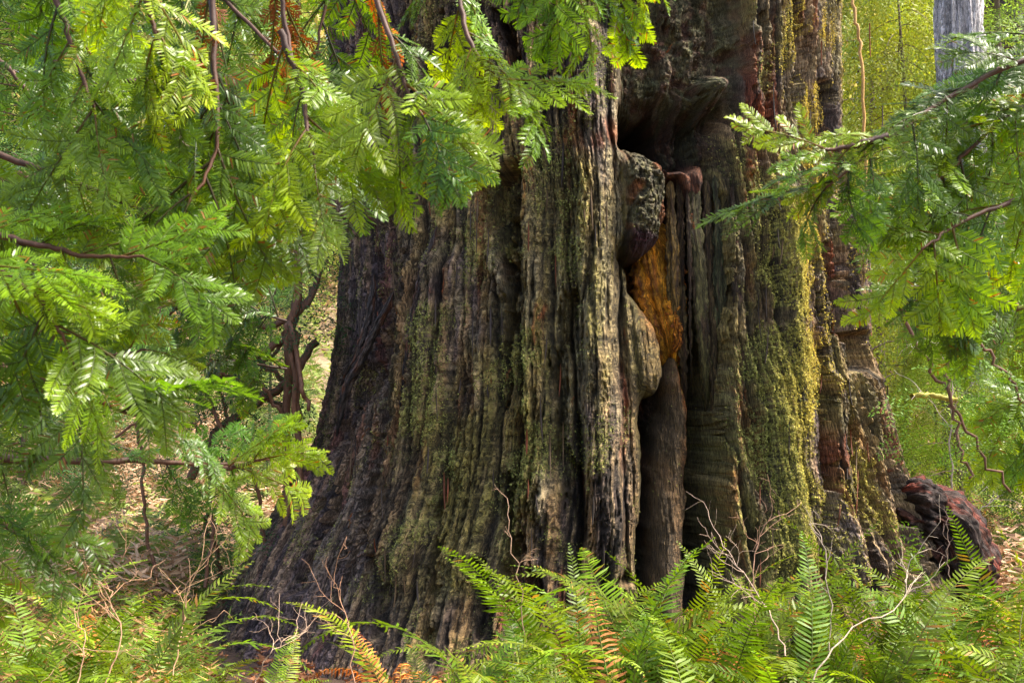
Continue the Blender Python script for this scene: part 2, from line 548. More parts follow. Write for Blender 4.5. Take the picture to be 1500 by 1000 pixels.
tt = np.concatenate([np.linspace(-R(96), R(96), 930), np.linspace(R(96), R(264), 42)[1:-1]])
zz = np.concatenate([np.linspace(-0.35, 5.25, 790), np.linspace(5.25, 6.9, 26)[1:]])
T, Z = np.meshgrid(tt.astype(np.float32), zz.astype(np.float32))
BX, BY, RX, RY = trunk_base(T, Z)
U, V = project(BX, BY, Z)
front = sst(-0.12, 0.02, np.cos(T))
S = 2.15 * T
back_blend = sst(R(200), R(264), T)       # the ring closes where nobody looks
U = np.where(front > 0.01, U, -5000).astype(np.float32)
V = V.astype(np.float32)
wob = 7 * gn(U / 40, V / 60, 31) + 3 * gn(U / 14, V / 22, 32)
Uw, Vw = U + wob, V + 6 * gn(U / 40, V / 50, 33)
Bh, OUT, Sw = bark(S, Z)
Uw = Uw + 22 * (OUT - 0.45)
cav = sd_poly(U + wob, Vw, CAVITY)
cavm = sst(-4, 20, cav)
hole = sst(-2, 20, sd_poly(Uw, Vw, HOLE))
notch = sst(-2, 9, sd_poly(Uw, Vw, NOTCH))
vcut = sst(-3, 22, sd_poly(Uw, Vw, VCUT))
lrec = sst(-6, 30, sd_poly(Uw, Vw, LEFTREC))
H = np.zeros_like(T)
for pts, d in VALLEYS:
    if d:
        H -= d * stroke(Uw, Vw, pts, 0.9)
for pts, d in RIDGES:
    H += d * stroke(Uw, Vw, pts, 1.3)
H -= 0.28 * vcut + 0.40 * notch + 0.13 * lrec
H *= (1 - 0.85 * cavm)
upper = 1 - sst(110, 185, Vw)
deep = 0.55 - 0.30 * upper
H -= deep * cavm
H -= 1.15 * hole
H += 0.20 * stroke(Uw, Vw, [(1062, 120, 22), (1060, 230, 18), (1056, 330, 14)], 1.2) * cavm
H += 0.12 * stroke(Uw, Vw, [(1030, 140, 20), (1026, 215, 20)], 1.2) * cavm
H -= 0.55 * stroke(Uw, Vw, [(1070, 330, 10), (1068, 450, 12), (1060, 580, 18), (1058, 700, 24), (1060, 880, 28)], 0.6)
H -= 0.12 * stroke(Uw, Vw, [(967, 585, 14), (965, 680, 12), (955, 780, 12), (950, 860, 12)], 0.8)
H += 0.10 * gn(Uw / 26, Vw / 60, 35) * cavm
Ui = U + 0.8 * wob
def dome(poly, base, rise, reach):
    """a swelling inside the hollow: mask and height"""
    d_ = sd_poly(Ui, Vw, poly)
    return sst(-4, 7, d_), base + rise * np.sqrt(np.clip(d_ / reach, 0, 1) * (2 - np.clip(d_ / reach, 0, 1)))
bm, bh = dome(BURL, -0.50, 0.56, 44)
bm = bm * sst(900, 916, U + 0.5 * wob)
km, kh = dome(KNOT, -0.40, 0.36, 38)
km = km * sst(906, 922, U + 0.5 * wob)
mm, mh = dome(MIDCOL, -0.50, 0.32, 40)
mm = mm * sst(440, 560, Vw)
H = H * (1 - mm) + mh * mm
lm, lh = dome(LIP, -0.36, 0.22, 20)
H = H * (1 - lm) + lh * lm
H = H * (1 - km) + kh * km
H = H * (1 - bm) + bh * bm
rough_in = 0.016 * bm * (gn(S * 14, Z * 11, 38) - 1.2 * np.clip(np.abs(gn(S * 22, Z * 15, 39)) * 2.4, 0, 1) ** 0.5 * -1) + 0.03 * gn(Uw / 9, Vw / 13, 36) + 0.015 * gn(Uw / 4, Vw / 6, 37)
bs = (1 - 0.72 * cavm)
worn = np.zeros_like(T)
for pts, d in PALE:
    worn = np.maximum(worn, d * stroke(Uw, Vw, pts, 1.1))
bs *= (1 - 0.45 * worn)
H = H * front + Bh * bs * (0.85 + 0.3 * gn(S * 0.8, Z * 0.8, 40)) + rough_in * cavm * front * (1 - 0.8 * np.maximum(np.maximum(km, mm), lm))
P = np.stack([BX + np.sin(T) * H, BY - np.cos(T) * H, Z + 0 * H], -1)

# bark colours: weathered outer faces, red inner fibre, olive film, crusts
ca = np.tile(np.array([0.040, 0.027, 0.020], np.float32), T.shape + (1,))
grey = 0.8 * sst(-0.25, 0.35, gn(Sw * 4.5, Z * 0.5, 50)) * (0.35 + 0.65 * OUT)
ca = mixc(ca, (0.120, 0.092, 0.088), grey)
ca = mixc(ca, (0.190, 0.118, 0.052), sst(0.0, 0.40, gn(Sw * 11, Z * 0.8, 51)) * 0.7)
ca = mixc(ca, (0.34, 0.245, 0.135), sst(0.12, 0.6, gn(Sw * 34, Z * 2.2, 52)) * 0.55)
redm = sst(0.36, 0.66, gn(Sw * 9, Z * 0.9, 53) + 0.18 * gn(Sw * 40, Z * 4, 54)) * 0.8
ca = mixc(ca, (0.15, 0.040, 0.016), redm)
film = sst(-0.42, 0.30, gn(S * 1.1, Z * 0.7, 55) + 0.4 * gn(Sw * 9, Z * 3.5, 56)) * (0.25 + 0.5 * OUT)
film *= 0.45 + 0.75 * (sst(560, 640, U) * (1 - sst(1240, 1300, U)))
ca = mixc(ca, (0.120, 0.106, 0.024), film)
ca = mixc(ca, (0.27, 0.235, 0.145), worn * (0.55 + 0.45 * sst(-0.3, 0.3, gn(Sw * 28, Z * 2.0, 57))))
ca *= (0.26 + 1.05 * sst(0.02, 0.60, OUT))[..., None]      # darker towards the cracks, lighter on the outer faces
ca = mixc(ca, (0.075, 0.058, 0.072), 0.45 * (1 - sst(520, 640, U + 60 * gn(S * 3, Z, 94))))  # cool purple shade of the left flank tinted into the bark
ca *= np.array([1.66, 1.56, 1.46], np.float32)
for pts, d in RUST:
    ca = mixc(ca, (0.36, 0.085, 0.016), d * stroke(Uw, Vw, pts, 1.2) * sst(-0.4, 0.25, gn(Sw * 24, Z * 2.4, 58)) * 0.85)
# inside of the hollow: dark rotted heartwood, red and green stains, plus painted shade
ci = np.tile(np.array([0.060, 0.030, 0.017], np.float32), T.shape + (1,))
ci = mixc(ci, (0.13, 0.042, 0.017), sst(-0.1, 0.5, gn(Uw / 22, Vw / 60, 60)) * sst(230, 300, V))
ci = mixc(ci, (0.045, 0.046, 0.017), sst(-0.2, 0.4, gn(Uw / 18, Vw / 40, 61)) * 0.8)
ci = mixc(ci, (0.11, 0.108, 0.05), upper * sst(0.0, 0.5, gn(Uw / 12, Vw / 12, 62)) * 0.7)
ci = mixc(ci, (0.062, 0.052, 0.026), 0.55 * upper * sst(-0.2, 0.3, gn(S * 9, Z * 7, 93)))
ci *= (1 + 1.3 * upper)[..., None]  # upper part lightened in colour to offset its shade
ci = mixc(ci, (0.010, 0.008, 0.010), hole)  # deep shade of the hole painted in as near-black
ci = mixc(ci, (0.012, 0.009, 0.009), stroke(Uw, Vw, [(1066, 330, 16), (1064, 450, 18), (1058, 580, 24), (1056, 700, 30), (1058, 900, 32)], 1.2))  # near-black stroke paints the shade of the deep gap
org = sst(-3, 8, sd_poly(Uw, Vw, ORANGE))
ci = mixc(ci, (0.42, 0.15, 0.010), org * (0.6 + 0.4 * sst(-0.3, 0.2, gn(Uw / 7, Vw / 50, 63))))
cb = mixc(np.tile(np.array([0.075, 0.058, 0.026], np.float32), T.shape + (1,)), (0.13, 0.118, 0.058), sst(-0.2, 0.4, gn(S * 24, Z * 15, 64)))
cb = mixc(cb, (0.20, 0.175, 0.075), sst(0.1, 0.4, gn(S * 30, Z * 24, 65)))
cb = mixc(cb, (0.26, 0.075, 0.016), sst(0.2, 0.5, gn(S * 6, Z * 6, 66) + 0.5 * sst(968, 990, Uw)) * 0.8)
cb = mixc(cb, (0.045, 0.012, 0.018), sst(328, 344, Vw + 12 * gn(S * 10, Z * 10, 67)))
ck = mixc(np.tile(np.array([0.150, 0.098, 0.030], np.float32), T.shape + (1,)), (0.095, 0.072, 0.018), sst(-0.2, 0.4, gn(Sw * 12, Z * 2, 68)))
ck = mixc(ck, (0.22, 0.16, 0.06), sst(0.1, 0.5, gn(Sw * 25, Z * 3, 69)) * (1 - 0.5 * sst(560, 700, V)))
ck = mixc(ck, (0.24, 0.085, 0.014), 0.7 * sst(930, 955, Uw) * (1 - sst(460, 520, V)))
cm_ = mixc(np.tile(np.array([0.105, 0.066, 0.030], np.float32), T.shape + (1,)), (0.15, 0.085, 0.036), sst(-0.2, 0.4, gn(Sw * 9, Z * 3, 75)))
cm_ = mixc(cm_, (0.34, 0.10, 0.016), 0.85 * sst(1012, 1034, Uw) * (1 - sst(600, 760, V)))
cl = mixc(np.tile(np.array([0.15, 0.055, 0.024], np.float32), T.shape + (1,)), (0.075, 0.030, 0.016), sst(-0.2, 0.4, gn(S * 14, Z * 10, 76)))
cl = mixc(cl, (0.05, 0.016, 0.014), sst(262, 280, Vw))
for mk, cc_ in ((lm, cl), (mm, cm_), (km, ck), (bm, cb)):
    ci = ci * (1 - mk[..., None]) + cc_ * mk[..., None]
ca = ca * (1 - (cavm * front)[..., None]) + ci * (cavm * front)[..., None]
# crusts of lichen
LREG = 0.34 * np.ones_like(T)
for pts, d in (([(620, 460, 90), (640, 640, 110), (640, 800, 120)], 0.75), ([(760, 520, 90), (780, 700, 90)], 0.7), ([(820, 300, 60), (830, 380, 50)], 0.7),
               ([(880, 640, 50), (900, 820, 50)], 0.55), ([(1150, 300, 80), (1150, 560, 100), (1170, 780, 100)], 1.5), ([(1190, 20, 60), (1180, 240, 70), (1180, 400, 60)], 1.1),
               ([(1240, 640, 40), (1290, 760, 50)], 1.0), ([(520, 700, 50), (450, 900, 60)], 0.35), ([(850, 150, 50), (860, 240, 50)], 0.4)):
    LREG = np.maximum(LREG, d * stroke(U, V, pts, 1.3))
lpatch = sst(-0.18, 0.40, gn(S * 3.2, Z * 2.2, 70) + 0.45 * gn(Sw * 12, Z * 7, 71) + 0.55 * (LREG - 0.6))
LICH = np.clip(LREG * lpatch * (0.5 + 0.5 * OUT) * (1 - 0.9 * cavm) * front, 0, 1)
gran = sst(-0.05, 0.3, gn(S * 55, Z * 48, 72) + 0.4 * gn(S * 120, Z * 110, 73))
yel = sst(1090, 1200, U) * (0.4 + 0.6 * (1 - sst(350, 800, V)))
lc = mixc(np.tile(np.array([0.30, 0.30, 0.085], np.float32), T.shape + (1,)), (0.56, 0.42, 0.06), np.clip(yel + 0.2 * gn(S * 3, Z * 3, 74), 0, 1))
lm = (LICH * gran)[..., None]
ca = ca * (1 - lm) + lc * lm
P = P + np.stack([np.sin(T), -np.cos(T), 0 * T], -1) * (LICH * gran * 0.006)[..., None]

nr, nc = T.shape
i = np.arange(nr - 1)[:, None] * nc
j = np.arange(nc)[None, :]
k = (j + 1) % nc
q = np.stack([i + j, i + k, i + nc + k, i + nc + j], -1).reshape(-1, 4)
gm = cavm * np.maximum(upper, bm)
grain = np.stack([Sw * (1 - 0.6 * gm) + 1.0 * H, Z * (1 + 1.2 * gm), cavm], -1)
tree = thing('redwood_tree', 'giant old redwood trunk with furrowed mossy bark and a deep dark hollow', 'tree', (0, YC, 0))
def under(me, name, parent):
    """link a mesh made in world coordinates under a thing that has been moved"""
    o = link(name, me, parent)
    o.matrix_parent_inverse = Matrix.Translation(-parent.location)
    return o
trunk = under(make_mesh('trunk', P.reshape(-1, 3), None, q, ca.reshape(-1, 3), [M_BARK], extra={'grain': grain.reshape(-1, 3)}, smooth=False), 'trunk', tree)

# lichen flakes standing proud of the bark
w = (LICH ** 1.3)[:790, :930].ravel()
pick = RNG.choice(w.size, 160000, p=w / w.sum())
pr, pc = pick // 930, pick % 930
c0 = P[pr, pc] + RNG.normal(0, 0.004, (len(pr), 3))
ph = T[pr, pc]
nrm = np.stack([np.sin(ph), -np.cos(ph), np.zeros_like(ph)], -1) + RNG.normal(0, 0.45, (len(pr), 3))
nrm /= np.linalg.norm(nrm, axis=1)[:, None]
a = np.cross(nrm, np.array([0.0, 0, 1]))
a /= np.linalg.norm(a, axis=1)[:, None]
b = np.cross(nrm, a)
sz = RNG.uniform(0.003, 0.0068, (len(pr), 1)) * np.where(RNG.random((len(pr), 1)) < 0.12, 1.7, 1)
rot = RNG.uniform(0, 6.28, len(pr))
vs = [c0 + nrm * 0.004]
for kk in range(3):
    an = rot + kk * 2.094
    vs.append(c0 + (a * np.cos(an)[:, None] + b * np.sin(an)[:, None]) * sz * RNG.uniform(0.7, 1.3, (len(pr), 1)) + nrm * RNG.uniform(-0.001, 0.006, (len(pr), 1)))
vv = np.stack(vs, 1).reshape(-1, 3)
b4 = np.arange(len(pr))[:, None] * 4
lt = np.concatenate([b4 + np.array([[0, 1, 2]]), b4 + np.array([[0, 2, 3]])])
lcol = lc[pr, pc] * RNG.uniform(0.65, 1.5, (len(pr), 1))
lcol = np.where(RNG.random((len(pr), 1)) < 0.10, np.array([[0.11, 0.15, 0.035]]), lcol)
lich = under(make_mesh('lichen', vv, lt, None, np.repeat(lcol, 4, axis=0), [M_LICHEN], smooth=False), 'lichen', tree)
tag(lich, kind='stuff')

def surf(px, py):
    """nearest bark vertex to a photo pixel, in the visible front"""
    d = np.hypot(U[:790, :930] - px, V[:790, :930] - py)
    r_, c_ = np.unravel_index(np.argmin(d), d.shape)
    r0, c0_ = max(r_ - 5, 0), max(c_ - 5, 0)
    blk = P[r0:r_ + 6, c0_:c_ + 6].reshape(-1, 3)
    p = blk[np.argmin(blk[:, 1])]
    return Vector(p), float(T[r_, c_])

def woody(name, pts, Y, col_fn, sides=56, rings=90, depth=1.0, amp=1.0, grain_f=1.0, smoothness=0.3, parent=tree, seed=0, mat=M_BARK, tip=0.35, fb=0.006, ff=22.0):
    """a knob, slab or root: a displaced tube along pixels (x, y, half width px, Y) with closed ends"""
    p = catmull(pts, rings)
    cen = np.array([at(x, y, Yk) for x, y, _, Yk in p])
    rad = p[:, 2] / F * p[:, 3]
    u = np.linspace(0, 1, rings)
    cap = np.sqrt(np.clip(1 - np.clip(1 - np.minimum(u, 1 - u) / (tip * 0.5), 0, 1) ** 2, 0.0, 1))
    tan = np.gradient(cen, axis=0)
    tan /= np.linalg.norm(tan, axis=1)[:, None]
    side = np.cross(tan, np.array([0, 1.0, 0]))
    side /= np.linalg.norm(side, axis=1)[:, None] + 1e-9
    fwd = np.cross(side, tan)
    th = np.linspace(0, 2 * np.pi, sides, endpoint=False)
    L = np.concatenate([[0], np.cumsum(np.linalg.norm(np.diff(cen, axis=0), axis=1))])
    TH, LL = np.meshgrid(th, L)
    rr = rad[:, None] * cap[:, None]
    s_ = np.abs(TH - np.pi) * rad.mean() * grain_f
    h, outer, sw = bark(s_ + 3.3 * seed, LL + 2.0 * seed, amp, seed)
    h = h + smoothness * rad.mean() * 0.5 * gn(np.cos(TH) * 1.5 + seed, LL * 6 + np.sin(TH), 80 + seed)
    arc = TH * rad.mean()
    rgh = gn(np.sin(TH) * rad.mean() * ff + 5, LL * ff + np.cos(TH) * 2, 110 + seed) + 0.6 * np.abs(gn(s_ * ff * 2.3, LL * ff * 1.6, 111 + seed)) + 0.4 * gn(s_ * ff * 5, LL * ff * 4, 112 + seed)
    h = h + fb * rgh
    rr = np.maximum(rr + h * np.minimum(1, cap[:, None] * 1.2), 0.0005)
    vv = cen[:, None, :] + rr[..., None] * (np.cos(TH)[..., None] * side[:, None, :] + depth * np.sin(TH)[..., None] * fwd[:, None, :])
    ii = np.arange(rings - 1)[:, None] * sides
    jj = np.arange(sides)[None, :]
    kk = (jj + 1) % sides
    qq = np.stack([ii + jj, ii + kk, ii + sides + kk, ii + sides + jj], -1).reshape(-1, 4)
    outer = np.clip(outer * (0.75 + 0.5 * rgh), 0, 1)
    cc = col_fn(sw, LL, outer, u[:, None] + 0 * TH, np.cos(TH))
    return under(make_mesh(name, vv.reshape(-1, 3), None, qq, cc.reshape(-1, 3), [mat], extra={'grain': np.stack([sw, LL, 0 * LL], -1).reshape(-1, 3)}), name, parent)

def tones(base, second, third=None, f=30, zf=2.0, seed=0, amt=0.8):
    def fn(s, l, outer, u, ct):
        c = np.tile(np.asarray(base, np.float32), s.shape + (1,)) * (0.45 + 0.55 * outer[..., None])
        c = mixc(c, second, amt * sst(-0.2, 0.4, gn(s * f, l * zf, 90 + seed)))
        if third is not None:
            c = mixc(c, third, 0.85 * sst(0.15, 0.5, gn(s * f * 0.5, l * zf * 2, 91 + seed)))
        return c
    return fn

YS = 7.52    # depth of the bark round the hollow
olive, gold = (0.20, 0.165, 0.055), (0.30, 0.20, 0.05)
SLATS = []
for x0, x1, yb, hw, dY, c1, c2 in ((982, 992, 560, 8, .22, (0.34, 0.19, 0.03), (0.22, 0.15, 0.045)), (995, 1003, 640, 6, .25, (0.15, 0.08, 0.03), (0.20, 0.13, 0.04)),
                                   (1005, 1014, 600, 5, .20, (0.12, 0.07, 0.035), (0.17, 0.11, 0.04)), (1016, 1040, 640, 11, .21, (0.27, 0.23, 0.075), (0.18, 0.15, 0.05)),
                                   (1034, 1050, 700, 7, .27, (0.16, 0.10, 0.04), (0.22, 0.15, 0.05)), (1047, 1062, 600, 10, .24, (0.15, 0.17, 0.07), (0.21, 0.17, 0.06)),
                                   (1062, 1070, 560, 6, .28, (0.16, 0.075, 0.035), (0.12, 0.08, 0.04)), (1074, 1086, 820, 9, .19, (0.14, 0.08, 0.04), (0.11, 0.09, 0.04))):
    y0 = 252 + RNG.uniform(-4, 16)
    SLATS.append(([(x0, y0, hw * .8, YS + dY), (x0 + (x1 - x0) * .35, y0 + (yb - y0) * .35, hw * 1.15, YS + dY - .02), (x0 + (x1 - x0) * .7, y0 + (yb - y0) * .7, hw, YS + dY + .03), (x1, yb, hw * .5, YS + dY + .3)], c1, c2))
for k_, (pts, c1, c2) in enumerate(SLATS):
    woody('wood_slat', pts, YS, tones(np.array(c1) * .55, np.array(c2) * .5, (0.05, 0.024, 0.012), 60, 1.5, k_), 44, 150, 0.45, 0.30, 1.5, 0.15, seed=4 + k_, tip=0.12, fb=0.014, ff=16)
def rot_col(s, l, outer, u, ct):
    return tones((0.075, 0.030, 0.013), (0.04, 0.02, 0.012), (0.11, 0.042, 0.014), 14, 14)(s, l, outer, u, ct)
for k_ in range(11):                          # cubes of brown rot, one below the other
    y0 = 292 + k_ * 16.5
    x0 = 1013 + k_ * 0.8 + RNG.uniform(-2, 2)
    hw = RNG.uniform(8, 12)
    woody('rot_block', [(x0 - RNG.uniform(-4, 4), y0 - 1, hw, YS + .29), (x0 + RNG.uniform(-3, 3), y0 + 8, hw * 1.1, YS + RNG.uniform(.25, .29)), (x0 + RNG.uniform(-4, 4), y0 + 17, hw * .9, YS + .29)], YS, rot_col, 9, 12, 0.5, 0.5, 2, 0.7, seed=10 + k_, tip=0.5)
woody('heartwood', [(950, 320, 26, YS + .40), (962, 395, 38, YS + .32), (970, 450, 34, YS + .31), (980, 500, 24, YS + .30), (984, 540, 16, YS + .42)], YS, tones((0.88, 0.38, 0.016), (0.72, 0.23, 0.008), (0.16, 0.035, 0.008), 45, 1.5, 3), 60, 120, 0.6, 0.3, 2, 0.3, seed=22, fb=0.03, ff=26)
woody('heartwood', [(986, 350, 8, YS + .26), (982, 420, 8, YS + .24), (987, 460, 9, YS + .22), (993, 496, 10, YS + .22), (984, 518, 6, YS + .26)], YS, tones((0.80, 0.30, 0.018), (0.62, 0.17, 0.010), (0.18, 0.04, 0.01), 40, 6, 4), 60, 120, 0.8, 0.3, 2.5, 0.7, seed=23, fb=0.03, ff=30)
woody('inner_column', [(1078, 338, 5, YS + .2), (1076, 366, 9, YS + .16), (1077, 400, 7, YS + .2)], YS, tones((0.13, 0.05, 0.018), (0.08, 0.03, 0.015), None, 20, 8, 8), 32, 40, 1, 0.2, 1, 0.3, seed=27)
def root_col(s, l, outer, u, ct):
    c = tones((0.055, 0.034, 0.026), (0.085, 0.058, 0.048), (0.10, 0.03, 0.015), 16, 2.5, 9)(s, l, outer, u, ct)
    c = mixc(c, (0.26, 0.045, 0.02), 0.7 * sst(0.0, 0.4, gn(s * 12, l * 6, 95)) * sst(0.2, 0.7, ct))
    return mixc(c, (0.30, 0.25, 0.23), sst(0.86, 0.93, u) * 0.8)
woody('root', [(1300, 735, 50, 8.75), (1362, 758, 54, 8.7), (1400, 800, 52, 8.62), (1408, 870, 44, 8.6), (1412, 960, 42, 8.6)], 8.7, root_col, 140, 190, 1.0, 0.45, 1.6, 0.6, seed=28, tip=0.25, fb=0.05, ff=6)

for pts in ([(578, 425, 6), (556, 470, 7), (528, 525, 8), (506, 572, 8), (492, 640, 6)], [(548, 400, 5), (540, 460, 6), (520, 520, 6), (498, 566, 5)], [(640, 330, 5), (612, 420, 6), (596, 520, 6), (585, 610, 5)]):
    woody('bark_strand', [(x_, y_, w_, surf(x_, y_)[0].y - 0.01) for x_, y_, w_ in pts], 7.5, tones((0.06, 0.045, 0.040), (0.12, 0.09, 0.08), (0.16, 0.06, 0.03), 30, 3, 12), 24, 90, 0.8, 0.15, 1, 0.4, seed=40, tip=0.5, fb=0.01)
# loose strips of bark
for k_ in range(130):
    for _ in range(60):
        px, py = RNG.uniform(500, 1300), RNG.uniform(20, 860)
        if not (890 < px < 1100):
            break
    ln = RNG.uniform(15, 70)
    p3 = []
    drift = RNG.uniform(-5, 5)
    ys_ = []
    for f_ in np.linspace(0, 1, 6):
        p_, t_ = surf(px + drift * f_, py + ln * f_)
        ys_.append(p_.y)
    for f_, y_ in zip(np.linspace(0, 1, 6), np.convolve(np.pad(ys_, 1, 'edge'), [.25, .5, .25], 'valid')):
        p3.append(np.array(at(px + drift * f_ ** 2, py + ln * f_, y_ - 0.004 - 0.02 * (f_ ** 3 if k_ % 2 else (1 - f_) ** 3))))
    p3 = catmull(p3, 10)
    mb = MB()
    wd = RNG.uniform(0.003, 0.009)
    c_ = [(0.13, 0.035, 0.012), (0.05, 0.034, 0.026), (0.10, 0.062, 0.03), (0.035, 0.024, 0.018)][k_ % 4]
    prof = np.sin(np.linspace(0.25, 2.9, 10))[:, None]
    sd_ = np.array([math.cos(t_), math.sin(t_), 0])
    nm_ = np.array([math.sin(t_), -math.cos(t_), 0])
    ring = [p3 - sd_ * wd * prof, p3 + nm_ * 0.006, p3 + sd_ * wd * prof, p3 - nm_ * 0.004]
    vv = np.stack(ring, 1).reshape(-1, 3)
    qq = [(a_ * 4 + b_, a_ * 4 + (b_ + 1) % 4, a_ * 4 + 4 + (b_ + 1) % 4, a_ * 4 + 4 + b_) for a_ in range(9) for b_ in range(4)]
    mb.add(vv, np.array(c_) * RNG.uniform(0.8, 1.2), None, qq)
    under(mb.mesh('bark_strip', [M_WOOD]), 'bark_strip', tree)

# ------------------------------------------------------------------ redwood sprays
def shoot(mb, p0, d, nrm, length, nl, rng, young, tone, gap=0.0034, wd=0.00135, droop=0.15, brown=0.0):
    """one leafy shoot: a thin stem with two flat ranks of needles"""
    n = max(3, int(length / gap))
    u = (np.arange(n) + 0.5) / n
    d = np.asarray(d, float) / np.linalg.norm(d)
    nrm = np.asarray(nrm, float)
    nrm = nrm - d * nrm.dot(d)
    nrm /= np.linalg.norm(nrm)
    side = np.cross(d, nrm)
    bend = rng.uniform(-0.25, 0.25)
    pos = p0 + d * (u * length)[:, None] - nrm * (droop * length * u ** 2)[:, None] + side * (bend * length * u ** 2)[:, None]
    prof = np.clip(np.minimum(0.55 + u * 2.2, 1.0) * np.minimum(0.32 + (1 - u) * 2.6, 1.0), 0, 1)
    tipcol = np.array(tone) * (1 + young * np.array([1.1, 0.75, 0.25]))
    for sg in (-1, 1):
        ang = R(57) - R(24) * u ** 3 + rng.normal(0, R(5), n)
        lift = rng.normal(0.10, 0.10, n)
        nd = d * np.cos(ang)[:, None] + side * (sg * np.sin(ang))[:, None] + nrm * lift[:, None]
        nd /= np.linalg.norm(nd, axis=1)[:, None]
        ln = nl * prof * rng.uniform(0.85, 1.1, n)
        ws = np.cross(nd, nrm)
        ws /= np.linalg.norm(ws, axis=1)[:, None]
        tw = rng.normal(0, 0.25, n)[:, None]
        ws = ws + nrm * tw
        b = pos + d * rng.uniform(-0.0008, 0.0008, n)[:, None]
        m = b + nd * (ln * 0.5)[:, None] + nrm * 0.0008
        tip = b + nd * ln[:, None] - nrm * (ln * 0.10)[:, None]
        m2 = b + nd * (ln * 0.22)[:, None] + nrm * 0.0006
        m3 = b + nd * (ln * 0.80)[:, None] - nrm * (ln * 0.05)[:, None]
        vv = np.stack([b, m2 - ws * wd, m3 - ws * wd * 0.85, tip, m3 + ws * wd * 0.85, m2 + ws * wd], 1).reshape(-1, 3)
        k4 = np.arange(n)[:, None] * 6
        t = np.concatenate([k4 + np.array([[0, 1, 5]]), k4 + np.array([[1, 2, 5]]), k4 + np.array([[2, 4, 5]]), k4 + np.array([[2, 3, 4]])])
        cc = np.array(tone)[None] * (1 - u[:, None]) + tipcol[None] * u[:, None]
        cc = cc * rng.uniform(0.8, 1.2, (n, 1))
        if brown:
            bm = (rng.random((n, 1)) < brown)
            cc = np.where(bm, np.array([[0.16, 0.07, 0.02]]), cc)
        gone = rng.random(n) < 0.05
        t = t.reshape(4, n, 3)[:, ~gone].reshape(-1, 3)
        mb.add(vv, np.repeat(cc, 6, axis=0), t)
    st = p0 + d * (np.linspace(0, 0.97, 5) * length)[:, None] - nrm * (droop * length * np.linspace(0, .97, 5) ** 2)[:, None] + side * (bend * length * np.linspace(0, .97, 5) ** 2)[:, None]
    tube(mb, st, np.linspace(0.0013, 0.0006, 5), (0.07, 0.11, 0.02), 3)

def spray_mesh(seed, L=0.30, nside=6, nl=0.024, young=0.5, brown=0.0, tone=(0.077, 0.150, 0.016), spread=1.0):
    rng = np.random.default_rng(seed)
    mb = MB()
    z = np.array([0, 0, 1.0])
    droop = rng.uniform(0.05, 0.45)
    def ax(u):
        return np.array([rng_b * L * u * u, L * u, -droop * L * u * u])
    rng_b = rng.uniform(-0.12, 0.12)
    us = np.linspace(0, 1, 10)
    tube(mb, np.array([ax(u) for u in us]), np.linspace(0.0026, 0.0009, 10), (0.075, 0.045, 0.02), 5, (0.08, 0.11, 0.02))
    for k in range(nside * 2):
        u = 0.06 + 0.80 * (k + rng.uniform(-0.3, 0.3)) / (nside * 2 - 1)
        u = min(max(u, 0.03), 0.9)
        sg = 1 if k % 2 else -1
        ln = L * spread * (0.16 + 0.34 * math.sin(math.pi * (0.18 + 0.72 * u))) * rng.uniform(0.55, 1.3)
        an = R(rng.uniform(34, 62)) * (1 - 0.25 * u)
        tdir = ax(u + 0.02) - ax(u - 0.02)
        tdir /= np.linalg.norm(tdir)
        d = tdir * math.cos(an) + np.array([1, 0, 0]) * sg * math.sin(an) + z * rng.normal(0, 0.12)
        nn = z + np.array([rng.normal(0, 0.25), rng.normal(0, 0.2), 0])
        shoot(mb, ax(u), d, nn, ln, nl, rng, young * rng.uniform(0.5, 1.3), tone, brown=brown, droop=rng.uniform(0.0, 0.55))
    shoot(mb, ax(0.72), ax(1.0) - ax(0.72), z, L * 0.40, nl, rng, young * 1.3, tone, brown=brown)
    shoot(mb, ax(0.12), ax(0.72) - ax(0.12), z, L * 0.62, nl * 0.7, rng, 0.1, tone, brown=brown, gap=0.006)
    return mb

SPRAYS = [spray_mesh(100 + k, L=0.15 + 0.018 * (k % 5), nside=4 + k % 2, young=0.3 + 0.12 * (k % 5), brown=0.02 * (k % 3)).mesh('spray', [M_NEEDLE]) for k in range(16)]
DEADSP = [spray_mesh(140 + k, L=0.17, nside=2, young=0.0, nl=0.015, tone=(0.19, 0.055, 0.018), spread=0.25).mesh('dead_spray', [M_DEAD]) for k in range(3)]
SPRIG = [spray_mesh(150 + k, L=0.16, nside=3, young=0.5).mesh('spray', [M_NEEDLE]) for k in range(3)]

def place(o, p, ydir, ndir, s):
    y = Vector(ydir).normalized()
    n = Vector(ndir)
    n = (n - y * n.dot(y)).normalized()
    x = y.cross(n)
    m = Matrix((x, y, n)).transposed().to_4x4()
    o.matrix_basis = Matrix.Translation(Vector(p)) @ m @ Matrix.Scale(s, 4)

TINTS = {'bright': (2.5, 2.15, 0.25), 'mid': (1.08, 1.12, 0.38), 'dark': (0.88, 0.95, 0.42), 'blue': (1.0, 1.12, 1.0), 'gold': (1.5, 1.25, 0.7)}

NEAR, THIN = 0.72, 0.85

